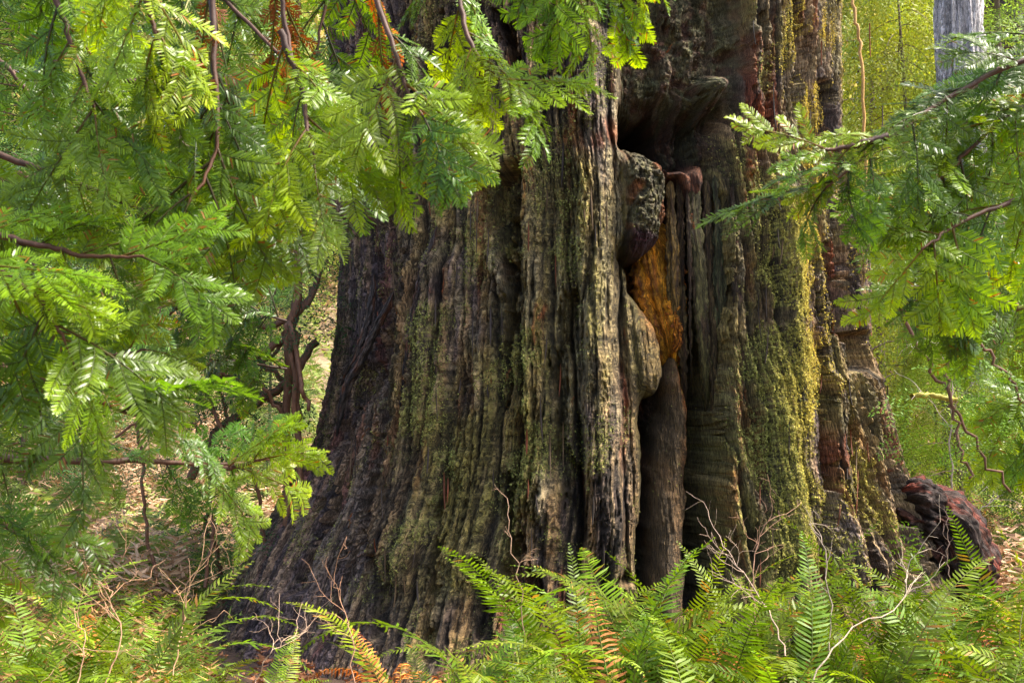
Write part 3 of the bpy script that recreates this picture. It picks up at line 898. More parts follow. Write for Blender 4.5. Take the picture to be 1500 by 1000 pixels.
def redwood_branch(label, pts, n, tint='mid', size=1.0, sag=0.55, face=0.65, spread=50, seed=0, dead=0, rad=0.006, tint2=None, group='redwood branches hanging into the frame', gapless=True, start=0.05, sides=(1, -1), meshes=None):
    """a hanging bough: (x, y, Y) pixels along its stem, then n flat sprays set alternately along it"""
    rng = np.random.default_rng(900 + seed)
    pts = [(x_, y_, Y_ * NEAR) for x_, y_, Y_ in pts]
    n = max(3, round(n * THIN))
    dead = round(dead * THIN)
    root = thing('redwood_branch', label, 'branch', at(*pts[0]), group)
    p = catmull([tuple(at(*q_)) for q_ in pts], 24)
    p[1:-1] += rng.normal(0, 0.0012, (len(p) - 2, 3))
    mb = MB()
    tube(mb, p - np.array(root.location), np.linspace(rad, rad * 0.3, 24), (0.055, 0.028, 0.018), 7, (0.11, 0.045, 0.02))
    link('stem', mb.mesh('stem', [M_TWIG]), root)
    for k in range(n + 1):
        f = start + (1 - start) * (k + 0.35 * rng.uniform(-1, 1)) / n
        last = k == n
        f = min(max(f, 0.0), 1.0)
        x = f * 23
        i0 = min(int(x), 22)
        pos = p[i0] + (p[i0 + 1] - p[i0]) * (x - i0)
        td = p[min(i0 + 2, 23)] - p[max(i0 - 1, 0)]
        td = td / np.linalg.norm(td)
        sg = sides[k % len(sides)]
        sidev = np.cross(td, np.array([0, -1.0, 0]))
        sidev /= np.linalg.norm(sidev) + 1e-9
        an = R(spread + rng.uniform(-16, 16)) * (0.0 if last else 1.0)
        d = td * math.cos(an) + sidev * sg * math.sin(an) + np.array([0, rng.normal(0, 0.25), -sag * rng.uniform(0.6, 1.3)])
        nd = np.array([rng.normal(0, 0.3), -face + rng.normal(0, 0.25), (1 - face) + 0.25 + rng.normal(0, 0.2)])
        isdead = k < dead
        src = DEADSP if isdead else (meshes or SPRAYS)
        o = link('dead_spray' if isdead else 'spray', src[rng.integers(len(src))], root)
        if isdead:
            tag(o, 'rust brown dead spray')
        sc = size * rng.uniform(0.75, 1.1) * (0.8 if last else 1)
        if isdead:
            d = d * 0.4 + td + np.array([0, 0, -0.5])
        place(o, Vector(pos) - root.location, d, nd, sc)
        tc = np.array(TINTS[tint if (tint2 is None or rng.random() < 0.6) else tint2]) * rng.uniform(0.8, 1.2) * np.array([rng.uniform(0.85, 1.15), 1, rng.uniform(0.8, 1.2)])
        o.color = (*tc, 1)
    return root

B = redwood_branch
# boughs coming in from the upper left
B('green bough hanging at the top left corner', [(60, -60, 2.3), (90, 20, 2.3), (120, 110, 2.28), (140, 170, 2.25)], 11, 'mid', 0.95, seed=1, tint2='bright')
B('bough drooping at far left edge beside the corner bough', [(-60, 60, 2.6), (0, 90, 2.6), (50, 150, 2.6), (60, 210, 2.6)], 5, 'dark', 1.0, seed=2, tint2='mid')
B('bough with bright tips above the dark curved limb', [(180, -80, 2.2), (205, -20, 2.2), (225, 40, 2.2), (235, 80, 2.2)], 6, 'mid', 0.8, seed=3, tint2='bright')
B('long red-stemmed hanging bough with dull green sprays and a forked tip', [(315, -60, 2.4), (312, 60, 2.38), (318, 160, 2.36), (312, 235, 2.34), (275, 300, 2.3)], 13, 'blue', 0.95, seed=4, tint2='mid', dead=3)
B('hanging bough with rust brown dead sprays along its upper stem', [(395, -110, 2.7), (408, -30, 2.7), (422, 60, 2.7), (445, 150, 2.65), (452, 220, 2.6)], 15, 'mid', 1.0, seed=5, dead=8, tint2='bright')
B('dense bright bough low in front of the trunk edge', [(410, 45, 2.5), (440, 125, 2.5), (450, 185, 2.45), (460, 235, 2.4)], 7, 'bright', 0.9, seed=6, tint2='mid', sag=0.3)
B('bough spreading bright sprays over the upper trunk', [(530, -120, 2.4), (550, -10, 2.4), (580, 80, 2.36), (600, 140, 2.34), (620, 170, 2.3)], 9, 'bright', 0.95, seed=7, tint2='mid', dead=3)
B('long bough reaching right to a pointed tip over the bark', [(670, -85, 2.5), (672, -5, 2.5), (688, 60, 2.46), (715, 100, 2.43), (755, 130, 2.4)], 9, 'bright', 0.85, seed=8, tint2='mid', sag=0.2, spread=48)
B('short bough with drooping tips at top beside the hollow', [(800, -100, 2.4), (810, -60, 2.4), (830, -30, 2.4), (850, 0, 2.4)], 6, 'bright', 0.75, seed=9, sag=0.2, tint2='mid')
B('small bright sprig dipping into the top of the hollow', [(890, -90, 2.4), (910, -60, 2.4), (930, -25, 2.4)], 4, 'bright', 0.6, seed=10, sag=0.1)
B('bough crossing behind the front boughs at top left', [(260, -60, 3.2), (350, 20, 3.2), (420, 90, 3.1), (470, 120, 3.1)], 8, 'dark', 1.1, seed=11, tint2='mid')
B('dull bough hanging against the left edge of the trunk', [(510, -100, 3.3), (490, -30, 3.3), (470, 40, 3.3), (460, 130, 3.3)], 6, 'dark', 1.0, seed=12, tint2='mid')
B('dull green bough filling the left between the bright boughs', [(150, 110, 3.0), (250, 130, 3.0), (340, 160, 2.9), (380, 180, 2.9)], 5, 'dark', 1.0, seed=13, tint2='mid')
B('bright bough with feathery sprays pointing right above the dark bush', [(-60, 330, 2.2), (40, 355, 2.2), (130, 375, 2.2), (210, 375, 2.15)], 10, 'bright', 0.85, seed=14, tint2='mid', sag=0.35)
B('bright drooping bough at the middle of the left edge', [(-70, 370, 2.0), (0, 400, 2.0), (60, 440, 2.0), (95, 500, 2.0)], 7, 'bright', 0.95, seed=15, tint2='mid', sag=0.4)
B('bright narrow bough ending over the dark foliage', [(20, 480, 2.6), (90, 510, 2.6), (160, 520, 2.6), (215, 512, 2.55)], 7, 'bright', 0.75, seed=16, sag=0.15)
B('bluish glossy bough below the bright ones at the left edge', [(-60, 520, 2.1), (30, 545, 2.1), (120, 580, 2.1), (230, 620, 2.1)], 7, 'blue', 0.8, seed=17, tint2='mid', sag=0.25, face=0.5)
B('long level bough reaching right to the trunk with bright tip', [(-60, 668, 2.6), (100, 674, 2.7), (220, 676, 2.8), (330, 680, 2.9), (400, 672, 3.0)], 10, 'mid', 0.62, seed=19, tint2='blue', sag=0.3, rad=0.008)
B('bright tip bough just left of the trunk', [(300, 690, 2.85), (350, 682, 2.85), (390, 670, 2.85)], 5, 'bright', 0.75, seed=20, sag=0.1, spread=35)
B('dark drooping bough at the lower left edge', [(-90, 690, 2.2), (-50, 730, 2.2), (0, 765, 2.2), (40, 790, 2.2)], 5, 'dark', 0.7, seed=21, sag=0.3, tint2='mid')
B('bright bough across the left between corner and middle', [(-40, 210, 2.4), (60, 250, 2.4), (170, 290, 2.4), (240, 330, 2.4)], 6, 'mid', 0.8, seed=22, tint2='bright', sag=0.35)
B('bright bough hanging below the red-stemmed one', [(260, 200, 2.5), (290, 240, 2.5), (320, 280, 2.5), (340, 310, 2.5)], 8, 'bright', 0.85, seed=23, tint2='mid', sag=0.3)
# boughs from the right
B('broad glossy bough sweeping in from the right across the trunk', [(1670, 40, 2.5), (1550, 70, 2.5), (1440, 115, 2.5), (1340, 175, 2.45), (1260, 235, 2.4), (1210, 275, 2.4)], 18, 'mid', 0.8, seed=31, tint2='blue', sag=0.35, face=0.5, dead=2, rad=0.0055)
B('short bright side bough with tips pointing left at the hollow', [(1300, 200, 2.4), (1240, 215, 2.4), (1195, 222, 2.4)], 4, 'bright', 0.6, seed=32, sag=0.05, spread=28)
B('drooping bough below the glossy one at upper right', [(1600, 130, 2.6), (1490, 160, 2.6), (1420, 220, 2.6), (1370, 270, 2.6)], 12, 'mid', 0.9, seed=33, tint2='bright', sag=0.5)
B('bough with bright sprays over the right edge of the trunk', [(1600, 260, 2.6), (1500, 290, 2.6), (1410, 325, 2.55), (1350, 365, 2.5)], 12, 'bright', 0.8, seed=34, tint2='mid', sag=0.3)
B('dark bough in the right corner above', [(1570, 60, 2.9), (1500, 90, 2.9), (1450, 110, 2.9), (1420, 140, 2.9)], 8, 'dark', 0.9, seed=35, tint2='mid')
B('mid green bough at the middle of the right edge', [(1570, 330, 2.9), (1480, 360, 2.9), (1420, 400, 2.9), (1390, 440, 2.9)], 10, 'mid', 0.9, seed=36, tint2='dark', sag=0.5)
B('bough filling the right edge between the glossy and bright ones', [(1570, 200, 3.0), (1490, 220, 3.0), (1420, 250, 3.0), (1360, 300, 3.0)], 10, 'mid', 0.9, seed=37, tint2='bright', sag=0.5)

# ------------------------------------------------------------------ sword ferns
def frond_mesh(seed, L=0.95, pairs=36, bend=0.9, pl=0.070, tone=(0.112, 0.190, 0.012), curl=0.0, mat=None, name='frond'):
    rng = np.random.default_rng(seed)
    mb = MB()
    nseg = 30
    th = R(78) - bend * np.linspace(0, 1, nseg) ** 1.4
    ds = L / (nseg - 1)
    y = np.concatenate([[0], np.cumsum(np.cos(th[:-1]) * ds)])
    z = np.concatenate([[0], np.cumsum(np.sin(th[:-1]) * ds)])
    x = rng.uniform(-0.08, 0.08) * L * np.linspace(0, 1, nseg) ** 2
    pts = np.stack([x, y, z], 1)
    tan = np.gradient(pts, axis=0)
    tan /= np.linalg.norm(tan, axis=1)[:, None]
    tube(mb, pts, np.linspace(0.0036, 0.0008, nseg), (0.16, 0.13, 0.035), 4, (0.15, 0.20, 0.03))
    u = np.linspace(0.16, 0.995, pairs)
    prof = np.minimum(1.0, 0.50 + 2.6 * (u - 0.16)) * np.clip((1.0 - u) * 2.4 + 0.05, 0, 1) ** 0.8
    for sg in (-1, 1):
        for k in range(pairs):
            f = u[k] * (nseg - 1) + (0.12 if sg > 0 else 0)
            i0 = min(int(f), nseg - 2)
            b = pts[i0] + (pts[i0 + 1] - pts[i0]) * min(f - i0, 1)
            td = tan[i0]
            nn = np.array([0, -td[2], td[1]])
            if nn[2] < 0 and td[2] > 0:
                nn = nn
            an = R(68) - R(30) * max(0, u[k] - 0.6)
            d = td * math.cos(an) + np.array([sg, 0, 0]) * math.sin(an) + nn * rng.normal(0.02, 0.12)
            d /= np.linalg.norm(d)
            ln = pl * prof[k] * rng.uniform(0.88, 1.08)
            w = 0.0056 * (0.55 + 0.45 * prof[k])
            tw = rng.normal(0.12 * sg, 0.28)
            ws = np.cross(d, nn)
            ws /= np.linalg.norm(ws)
            ws = ws * math.cos(tw) + nn * math.sin(tw)
            fall = -nn * ln * (rng.uniform(0.0, 0.18) + curl * rng.uniform(0.3, 1.2))
            v = [b - ws * w * 0.5, b + ws * w * 0.5,
                 b + d * ln * 0.40 + ws * w + fall * 0.1 + nn * 0.001, b + d * ln * 0.40 - ws * w + fall * 0.1 + nn * 0.001,
                 b + d * ln * 0.75 + ws * w * 0.75 + fall * 0.5, b + d * ln * 0.75 - ws * w * 0.75 + fall * 0.5,
                 b + d * ln + td * ln * 0.08 + fall]
            c = np.array(tone) * rng.uniform(0.8, 1.25) * (1 + 0.5 * u[k] * np.array([1, 0.7, 0.2]))
            if rng.random() < 0.035:
                c = np.array([0.28, 0.16, 0.03])
            mb.add(v, c, [(4, 6, 5)], [(0, 1, 2, 3), (3, 2, 4, 5)])
    return mb.mesh(name, [mat or M_FERN])

FRONDS = [frond_mesh(200 + k, L=0.80 + 0.07 * (k % 4), pairs=42 + 2 * (k % 4), bend=0.8 + 0.28 * (k % 6), pl=0.072 + 0.008 * (k % 3)) for k in range(12)]
DEADFR = [frond_mesh(230 + k, L=0.8, pairs=30, bend=1.5 + 0.2 * k, tone=(0.42, 0.16, 0.045), curl=0.8, mat=M_DEAD, name='dead_frond') for k in range(3)]

def fern(x, y, label, n=13, size=1.0, seed=0, tint=(1, 1, 1), dead=1, group='sword ferns', up=0.0):
    rng = np.random.default_rng(3000 + seed)
    z = float(terrain(x, y))
    root = thing('sword_fern', label, 'fern', (x, y, z), group)
    for k in range(n):
        isdead = k < dead
        src = DEADFR if isdead else FRONDS
        o = link('dead_frond' if isdead else 'frond', src[rng.integers(len(src))], root)
        az = 2 * math.pi * (k * 0.618 + rng.uniform(-0.06, 0.06))
        tilt = R(rng.uniform(-16, 38) - up * 14)
        s = size * 1.48 * rng.uniform(0.72, 1.12)
        o.matrix_basis = Matrix.Rotation(az, 4, 'Z') @ Matrix.Rotation(-tilt, 4, 'X') @ Matrix.Rotation(R(rng.uniform(-25, 25)), 4, 'Y') @ Matrix.Scale(s, 4)
        c = np.array(tint) * rng.uniform(0.6, 1.4) * np.array([rng.uniform(0.85, 1.25), 1, rng.uniform(0.7, 1.3)])
        o.color = (*c, 1)
    return root

def gx_at(px, y):
    return (px - 750) / F * y
MASS = 'sword fern in the dense bank at the foot of the trunk'
FERNS = [(845, 5.9, 'tall bright sword fern standing upright before the middle of the trunk', 15, 0.95, 1),
         (720, 5.6, 'sword fern left of the middle with long fronds leaning left', 13, 0.9, 0),
         (960, 5.8, 'sword fern under the hollow with one frond raised to the right', 11, 0.9, 1),
         (1140, 6.0, 'sword fern below the bare twigs right of the hollow', 12, 0.85, 0),
         (1290, 6.1, 'sword fern before the right flare of the trunk', 14, 0.85, 0),
         (1390, 6.0, 'sword fern growing before the red topped root', 13, 0.85, 0),
         (1490, 6.4, 'sword fern at the right edge beside the root', 13, 1.0, 1),
         (60, 5.2, 'sword fern at the lower left corner with pale tips', 13, 0.85, 0),
         (190, 6.2, 'sword fern under the left bough among tan twigs', 12, 0.9, 0),
         (590, 6.0, 'low sword fern with rust brown curled fronds at the left of the bank', 11, 0.95, 0)]
for k_, (px, y, lab, n_, s_, up_) in enumerate(FERNS):
    fern(gx_at(px, y), y, lab, n_, s_, k_, (1.1, 1.1, 1), 6 if 'rust' in lab else 1, up=up_)
for k_, (px, y, s_) in enumerate(((290, 6.3, 0.55), (385, 5.6, 0.5), (445, 5.0, 0.5), (335, 4.7, 0.55), (560, 4.4, 0.5))):
    fern(gx_at(px, y), y, 'low young sword fern in the litter below the left flare of the trunk', 9, s_, 80 + k_, (1.2, 1.1, 1), 1, 'low sword ferns below the left flare')
k_ = 40
for y, lo, hi, st in ((6.6, 900, 1600, 105), (5.4, 690, 1620, 115), (4.7, 640, 1640, 120), (4.1, 700, 1660, 150), (5.6, -80, 300, 130), (4.6, -60, 220, 150)):
    for px in np.arange(lo, hi, st):
        k_ += 1
        fern(gx_at(px + random.uniform(-30, 30), y), y + random.uniform(-0.25, 0.25), MASS if px > 500 else 'sword fern in the tangle at the lower left of the trunk', 12, random.uniform(0.7, 0.92) * (0.82 if y < 4.9 else 1), k_, (1.0, 1.0, 1), 1, 'sword ferns massed before the trunk' if px > 500 else 'sword ferns at the lower left')

# ------------------------------------------------------------------ bare twiggy shrubs
def bare_shrub(label, pts, seed, depth=3, col=(0.42, 0.25, 0.15), rad=0.005, nb=6, ln=0.28, group='bare leafless shrubs before the trunk'):
    rng = np.random.default_rng(4000 + seed)
    root = thing('bare_shrub', label, 'shrub', at(*pts[0]), group)
    base = np.array(root.location)
    def zig(p, d, L, n):
        out = [p]
        for _ in range(n):
            d = d + rng.normal(0, 0.24, 3) * np.array([1, 0.6, 1])
            d = d / np.linalg.norm(d)
            out.append(out[-1] + d * L / n)
        return np.array(out)
    rad = rad * 0.78
    main = catmull([tuple(at(*q_)) for q_ in pts], 14) - base
    main[1:] += rng.normal(0, 0.008, (13, 3))
    mb = MB()
    tube(mb, main, np.linspace(rad, rad * 0.45, 14), np.array(col) * 0.85, 6, col)
    link('stem', mb.mesh('stem', [M_TWIG]), root)
    for k in range(nb):
        f = rng.uniform(0.35, 1.0) if k else 1.0
        p = main[min(int(f * 13), 13)]
        td = main[13] - main[8]
        td = td / np.linalg.norm(td)
        d = td * 0.7 + rng.normal(0, 0.7, 3) * np.array([1, 0.5, 0.7]) + np.array([0, 0, 0.25])
        mb = MB()
        L = ln * rng.uniform(0.6, 1.2)
        z1 = zig(p, d / np.linalg.norm(d), L, 6)
        tube(mb, z1, np.linspace(rad * 0.5, rad * 0.25, 7), col, 5)
        for m in range(2, 7):
            if rng.random() < 0.75:
                d2 = z1[m] - z1[m - 1]
                d2 = d2 / np.linalg.norm(d2) + rng.normal(0, 0.8, 3)
                z2 = zig(z1[m], d2 / np.linalg.norm(d2), L * rng.uniform(0.2, 0.5), 4)
                tube(mb, z2, np.linspace(rad * 0.32, rad * 0.16, 5), np.array(col) * rng.uniform(0.8, 1.25), 4)
        link('twig', mb.mesh('twig', [M_TWIG]), root)
    return root

S_ = bare_shrub
S_('slender tan leafless stem rising straight before the middle of the trunk', [(772, 960, 5.6), (760, 860, 5.7), (745, 780, 5.75), (742, 730, 5.8)], 1, nb=4, ln=0.10, rad=0.004)
S_('bare orange twigs against the lower left of the trunk', [(520, 1000, 5.4), (515, 930, 5.5), (498, 880, 5.6), (490, 850, 5.6)], 2, nb=5, ln=0.22, col=(0.42, 0.22, 0.12), rad=0.004)
S_('pale forked leafless shrub standing under the hollow', [(1150, 960, 5.2), (1130, 900, 5.3), (1090, 840, 5.4), (1060, 800, 5.5)], 3, nb=7, ln=0.30, col=(0.50, 0.34, 0.24))
S_('tangled reddish leafless shrub right of the hollow', [(1110, 930, 5.8), (1102, 860, 5.9), (1110, 800, 6.0), (1130, 750, 6.0)], 4, nb=8, ln=0.26, col=(0.45, 0.24, 0.15), rad=0.0045)
S_('arching pale leafless stem over the right ferns', [(1215, 960, 5.6), (1215, 880, 5.7), (1208, 800, 5.8), (1185, 762, 5.9)], 5, nb=5, ln=0.2, col=(0.52, 0.38, 0.27))
S_('pale leafless branch forking high over the right ferns', [(1190, 1000, 4.8), (1240, 930, 4.9), (1320, 885, 5.0), (1330, 830, 5.1)], 6, nb=5, ln=0.26, col=(0.52, 0.40, 0.28))
S_('short pale leafless twig before the red topped root', [(1390, 870, 6.3), (1388, 810, 6.3), (1390, 760, 6.3)], 7, nb=4, ln=0.16, col=(0.45, 0.28, 0.2), rad=0.004)
S_('tall tan leafless shrub between the left bough and the trunk', [(255, 1010, 5.6), (262, 940, 5.7), (275, 880, 5.8), (300, 800, 5.8)], 8, nb=8, ln=0.36, col=(0.45, 0.26, 0.14))
S_('spreading tan leafless shrub at the lower left of the trunk', [(150, 1010, 5.0), (175, 940, 5.1), (165, 880, 5.2), (150, 850, 5.2)], 9, nb=7, ln=0.3, col=(0.40, 0.22, 0.12))
S_('low pale leafless twigs at the foot of the left flare', [(370, 1010, 5.6), (395, 960, 5.6), (430, 930, 5.7)], 10, nb=7, ln=0.26, col=(0.50, 0.33, 0.22), rad=0.004)
S_('leaning tan leafless stems at the bottom left corner', [(110, 1010, 4.6), (125, 940, 4.7), (90, 880, 4.8)], 11, nb=6, ln=0.26, col=(0.42, 0.24, 0.13), rad=0.004)

# ------------------------------------------------------------------ small dead sprigs caught on the bark
for k_, (px, py, lab) in enumerate([(512, 765, 'rust sprig stuck to the bark above the orange twigs'), (548, 738, 'small rust sprig on bark beside a larger one at the lower left'), (538, 630, 'pinkish forked sprig hanging on the left bark'), (532, 420, 'thin rust sprig on the upper left bark'),
                                    (598, 440, 'short rust sprig below the dark cleft edge'), (728, 540, 'rust sprig in the central groove of the bark'), (836, 590, 'thin forked rust sprig on the pale worn strip'), (986, 62, 'orange sprig dangling inside the top of the hollow'),
                                    (1010, 312, 'orange sprig hanging among the wood slats of the hollow'), (736, 560, 'little red sprig beside the central groove')]):
    p_, t_ = surf(px, py)
    if 900 < px < 1060:
        p_ = Vector(at(px, py, YS + 0.05))
    o = link('dead_sprig', DEADSP[k_ % 3], None)
    tag(o, lab, 'sprig', 'dead sprigs caught on the bark')
    place(o, p_ + Vector((math.sin(t_), -math.cos(t_), 0)) * 0.02, (RNG.normal(0, 0.4), -0.1, -1 if k_ % 3 else 1), (RNG.normal(0, 0.3), -1, 0.2), RNG.uniform(0.35, 0.6))

# ------------------------------------------------------------------ background wood
def far_spray(seed, L=0.5, tone=(0.05, 0.105, 0.025)):
    rng = np.random.default_rng(seed)
    mb = MB()
    vs, ts, cs = [], [], []
    n = 0
    for k in range(10):
        u = (k + 1) / 11
        sg = 1 if k % 2 else -1
        b = np.array([0, L * u, -0.18 * L * u * u])
        d = np.array([sg * math.sin(R(48)), math.cos(R(48)), rng.normal(-0.15, 0.15)])
        ln = L * (0.14 + 0.30 * math.sin(math.pi * (0.2 + 0.7 * u)))
        for m in range(4):
            f = (m + 0.6) / 4
            p = b + d * ln * f + np.array([0, 0, -0.1 * ln * f * f])
            for s2 in (-1, 1):
                nd = d * 0.55 + s2 * np.array([-d[1], d[0], 0]) * 0.8 + np.array([0, 0, rng.normal(0, 0.2)])
                nl_ = 0.050 * rng.uniform(0.7, 1.2)
                w_ = np.cross(nd, [0, 0, 1.0])
                w_ = w_ / np.linalg.norm(w_) * 0.0075 + np.array([0, 0, rng.normal(0, 0.002)])
                vs += [p, p + nd * nl_ * 0.5 + w_, p + nd * nl_, p + nd * nl_ * 0.5 - w_]
                ts += [(n, n + 1, n + 2), (n, n + 2, n + 3)]
                cs += [np.array(tone) * rng.uniform(0.7, 1.4)] * 4
                n += 4
    mb.add(vs, np.array(cs), ts)
    return mb.arrays()
FARSP = [far_spray(500 + k) for k in range(5)]

def stamp(mb, templ, pos, ydir, ndir, scl, colmul):
    """add transformed copies of small templates into one mesh"""
    for p, y, n_, s, c in zip(pos, ydir, ndir, scl, colmul):
        v, cc, t, q_ = templ[RNG.integers(len(templ))]
        y = y / np.linalg.norm(y)
        n_ = n_ - y * n_.dot(y)
        n_ = n_ / (np.linalg.norm(n_) + 1e-9)
        x = np.cross(y, n_)
        vv = (v * s) @ np.stack([x, y, n_]) + p
        mb.add(vv, cc * c, t, q_)

def conifer_parts(seed, h=9.0, spread=2.2, low=0.06, nb=70, per=6, droop=0.5, sp=1.0, trunk_r=None, weep=0.3):
    """trunk, limbs and crown of a young conifer, shared by its copies"""
    rng = np.random.default_rng(seed)
    tr = trunk_r or h * 0.009
    mbt, mbl, mbc = MB(), MB(), MB()
    zs = np.linspace(-0.3, h, 14)
    tp = np.stack([0.05 * np.sin(zs * 0.8 + seed), 0.05 * np.cos(zs * 0.7), zs], 1)
    tube(mbt, tp, np.linspace(tr, tr * 0.12, 14), (0.15, 0.10, 0.075), 9)
    pos, yd, nd, sc, cm = [], [], [], [], []
    for k in range(nb):
        f = low + (0.97 - low) * ((k + rng.uniform(0, 1)) / nb)
        z = f * h
        az = k * 2.4 + rng.uniform(-0.4, 0.4)
        L = spread * (1 - f) ** 0.75 * rng.uniform(0.6, 1.15) + 0.25
        out = np.array([math.cos(az), math.sin(az), 0])
        u = np.linspace(0, 1, 6)[:, None]
        rise = rng.uniform(-0.1, 0.25)
        bp = np.array([0, 0, z]) + out * L * u + np.array([0, 0, 1.0]) * (rise * L * u - droop * L * u * u)
        tube(mbl, bp, np.linspace(0.004 + 0.006 * L, 0.002, 6), (0.13, 0.08, 0.055), 4)
        tone = rng.uniform(0.7, 1.35)
        for m in range(per):
            uu = 0.22 + 0.78 * (m + rng.uniform(0, 0.8)) / per
            p = np.array([0, 0, z]) + out * L * uu + np.array([0, 0, 1.0]) * (rise * L * uu - droop * L * uu * uu)
            sg = 1 if m % 2 else -1
            tan = out + np.array([0, 0, rise - 2 * droop * uu])
            sd_ = np.array([-out[1], out[0], 0]) * sg
            pos.append(p)
            yd.append(tan * 0.7 + sd_ * rng.uniform(0.3, 0.9) + np.array([0, 0, -weep * rng.uniform(0.3, 1.6)]))
            nd.append(np.array([rng.normal(0, .3), rng.normal(0, .3), 1.0]))
            sc.append(sp * rng.uniform(0.7, 1.25))
            cm.append(np.array([tone * rng.uniform(0.85, 1.2), tone, tone * rng.uniform(0.8, 1.2)]))
    stamp(mbc, FARSP, pos, yd, nd, sc, cm)
    return mbt.mesh('trunk', [M_TWIG]), mbl.mesh('limb', [M_TWIG]), mbc.mesh('crown', [M_FAR], smooth=False)

KINDS = [conifer_parts(601, 9, 2.2, 0.05, 80, 8, sp=1.4), conifer_parts(602, 7, 2.0, 0.05, 70, 8, 0.7, 1.35, weep=0.8), conifer_parts(603, 12, 3.6, 0.06, 90, 8, 0.45, 2.0)]

def conifer(label, px, Y, kind, s, tint, rz, group='young conifers behind the great trunk', dz=0.0):
    x = (px - 750) / F * Y
    z = float(terrain(x, Y))
    root = thing('young_conifer', label, 'tree', (x, Y, z + dz), group, rz)
    root.scale = (s, s, s)
    for nm, me in zip(('trunk', 'limb', 'crown'), KINDS[kind]):
        o = link(nm, me, root)
        if nm == 'crown':
            o.color = (*tint, 1)
    return root

G_, Y_, D_, P_ = (1.6, 1.5, 0.9), (5.6, 3.1, 1.2), (0.9, 1.0, 0.8), (5.0, 3.6, 2.3)  # P_: pale crowns, distance haze put into the colour
conifer('dark bushy conifer at the left behind the glossy bough', 40, 14.0, 0, 0.6, D_, 1.2)
conifer('deep green conifer nearest the left side of the trunk', 395, 15.0, 0, 0.42, G_, 2.2)
conifer('tall conifer at far left behind the corner bough', -40, 15.0, 2, 0.9, D_, 0.7)
conifer('tall pale conifer high on the left slope', 60, 27.0, 2, 1.2, P_, 4.0)
conifer('pale conifer far up the slope near the trunk edge', 430, 30.0, 2, 1.2, P_, 5.0)
conifer('golden green hemlock right behind the trunk at the top', 1330, 16.0, 1, 1.15, Y_, 0.5)
conifer('yellow green hemlock hanging beside the pale trunk', 1290, 20.0, 1, 1.5, (5.2, 3.0, 1.3), 2.5)
conifer('dark green conifer at the right edge', 1540, 10.5, 1, 0.5, G_, 1.1)
conifer('mid green conifer right of the trunk behind the twigs', 1400, 12.5, 0, 0.5, (5.0, 3.4, 1.2), 3.3)
conifer('bright young conifer low on the right slope', 1370, 15.0, 1, 0.45, (5.6, 3.5, 1.2), 4.4)
conifer('green conifer behind the right edge', 1600, 14.0, 0, 0.8, (4.0, 3.2, 1.2), 5.1)
conifer('tall green conifer up the right slope', 1480, 24.0, 2, 1.1, P_, 0.2)
for k_ in range(26):
    px = -250 + k_ * 78
    Y = random.uniform(34, 58)
    conifer('tall conifer in the row along the top of the slope', px + random.uniform(-30, 30), Y, 2, random.uniform(1.3, 2.0), [(2.2, 2.0, 1.4), P_, (3.0, 2.5, 1.4)][k_ % 3], random.uniform(0, 6), 'conifers along the top of the slope')

# two old trunks far behind on the right
def far_trunk(label, px, Y, wpx, tone, seed):
    x = (px - 750) / F * Y
    z0 = float(terrain(x, Y)) - 0.5
    root = thing('old_trunk', label, 'tree', (x, Y, z0), 'old trunks far behind on the right')
    th = np.linspace(0, 2 * np.pi, 120, endpoint=False)
    zs = np.linspace(0, 24, 160)
    TH, ZZ = np.meshgrid(th, zs)
    r0 = wpx / F * Y / 2
    rr = r0 * (1 + 0.35 * np.exp(-ZZ / 0.9) - 0.008 * ZZ)
    h, outer, sw = bark(np.abs(TH - np.pi) * r0 * 2, ZZ * 0.6, 0.8, seed)
    rr = rr + h
    c = np.tile(np.asarray(tone, np.float32), TH.shape + (1,))
    c = mixc(c, np.asarray(tone) * 0.55, 1 - outer)
    v = np.stack([rr * np.cos(TH), rr * np.sin(TH), ZZ], -1).reshape(-1, 3)
    ii = np.arange(159)[:, None] * 120
    jj = np.arange(120)[None, :]
    kk = (jj + 1) % 120
    qq = np.stack([ii + jj, ii + kk, ii + 120 + kk, ii + 120 + jj], -1).reshape(-1, 4)
    link('trunk', make_mesh('trunk', v, None, qq, c.reshape(-1, 3), [M_BARK], extra={'grain': np.stack([sw, ZZ, 0 * ZZ], -1).reshape(-1, 3)}), root)
far_trunk('pale grey weathered trunk standing far behind at upper right', 1420, 15.0, 78, (0.95, 0.88, 0.88), 3)
far_trunk('dark trunk at the top right corner behind the pale one', 1490, 30.0, 70, (0.14, 0.11, 0.10), 7)

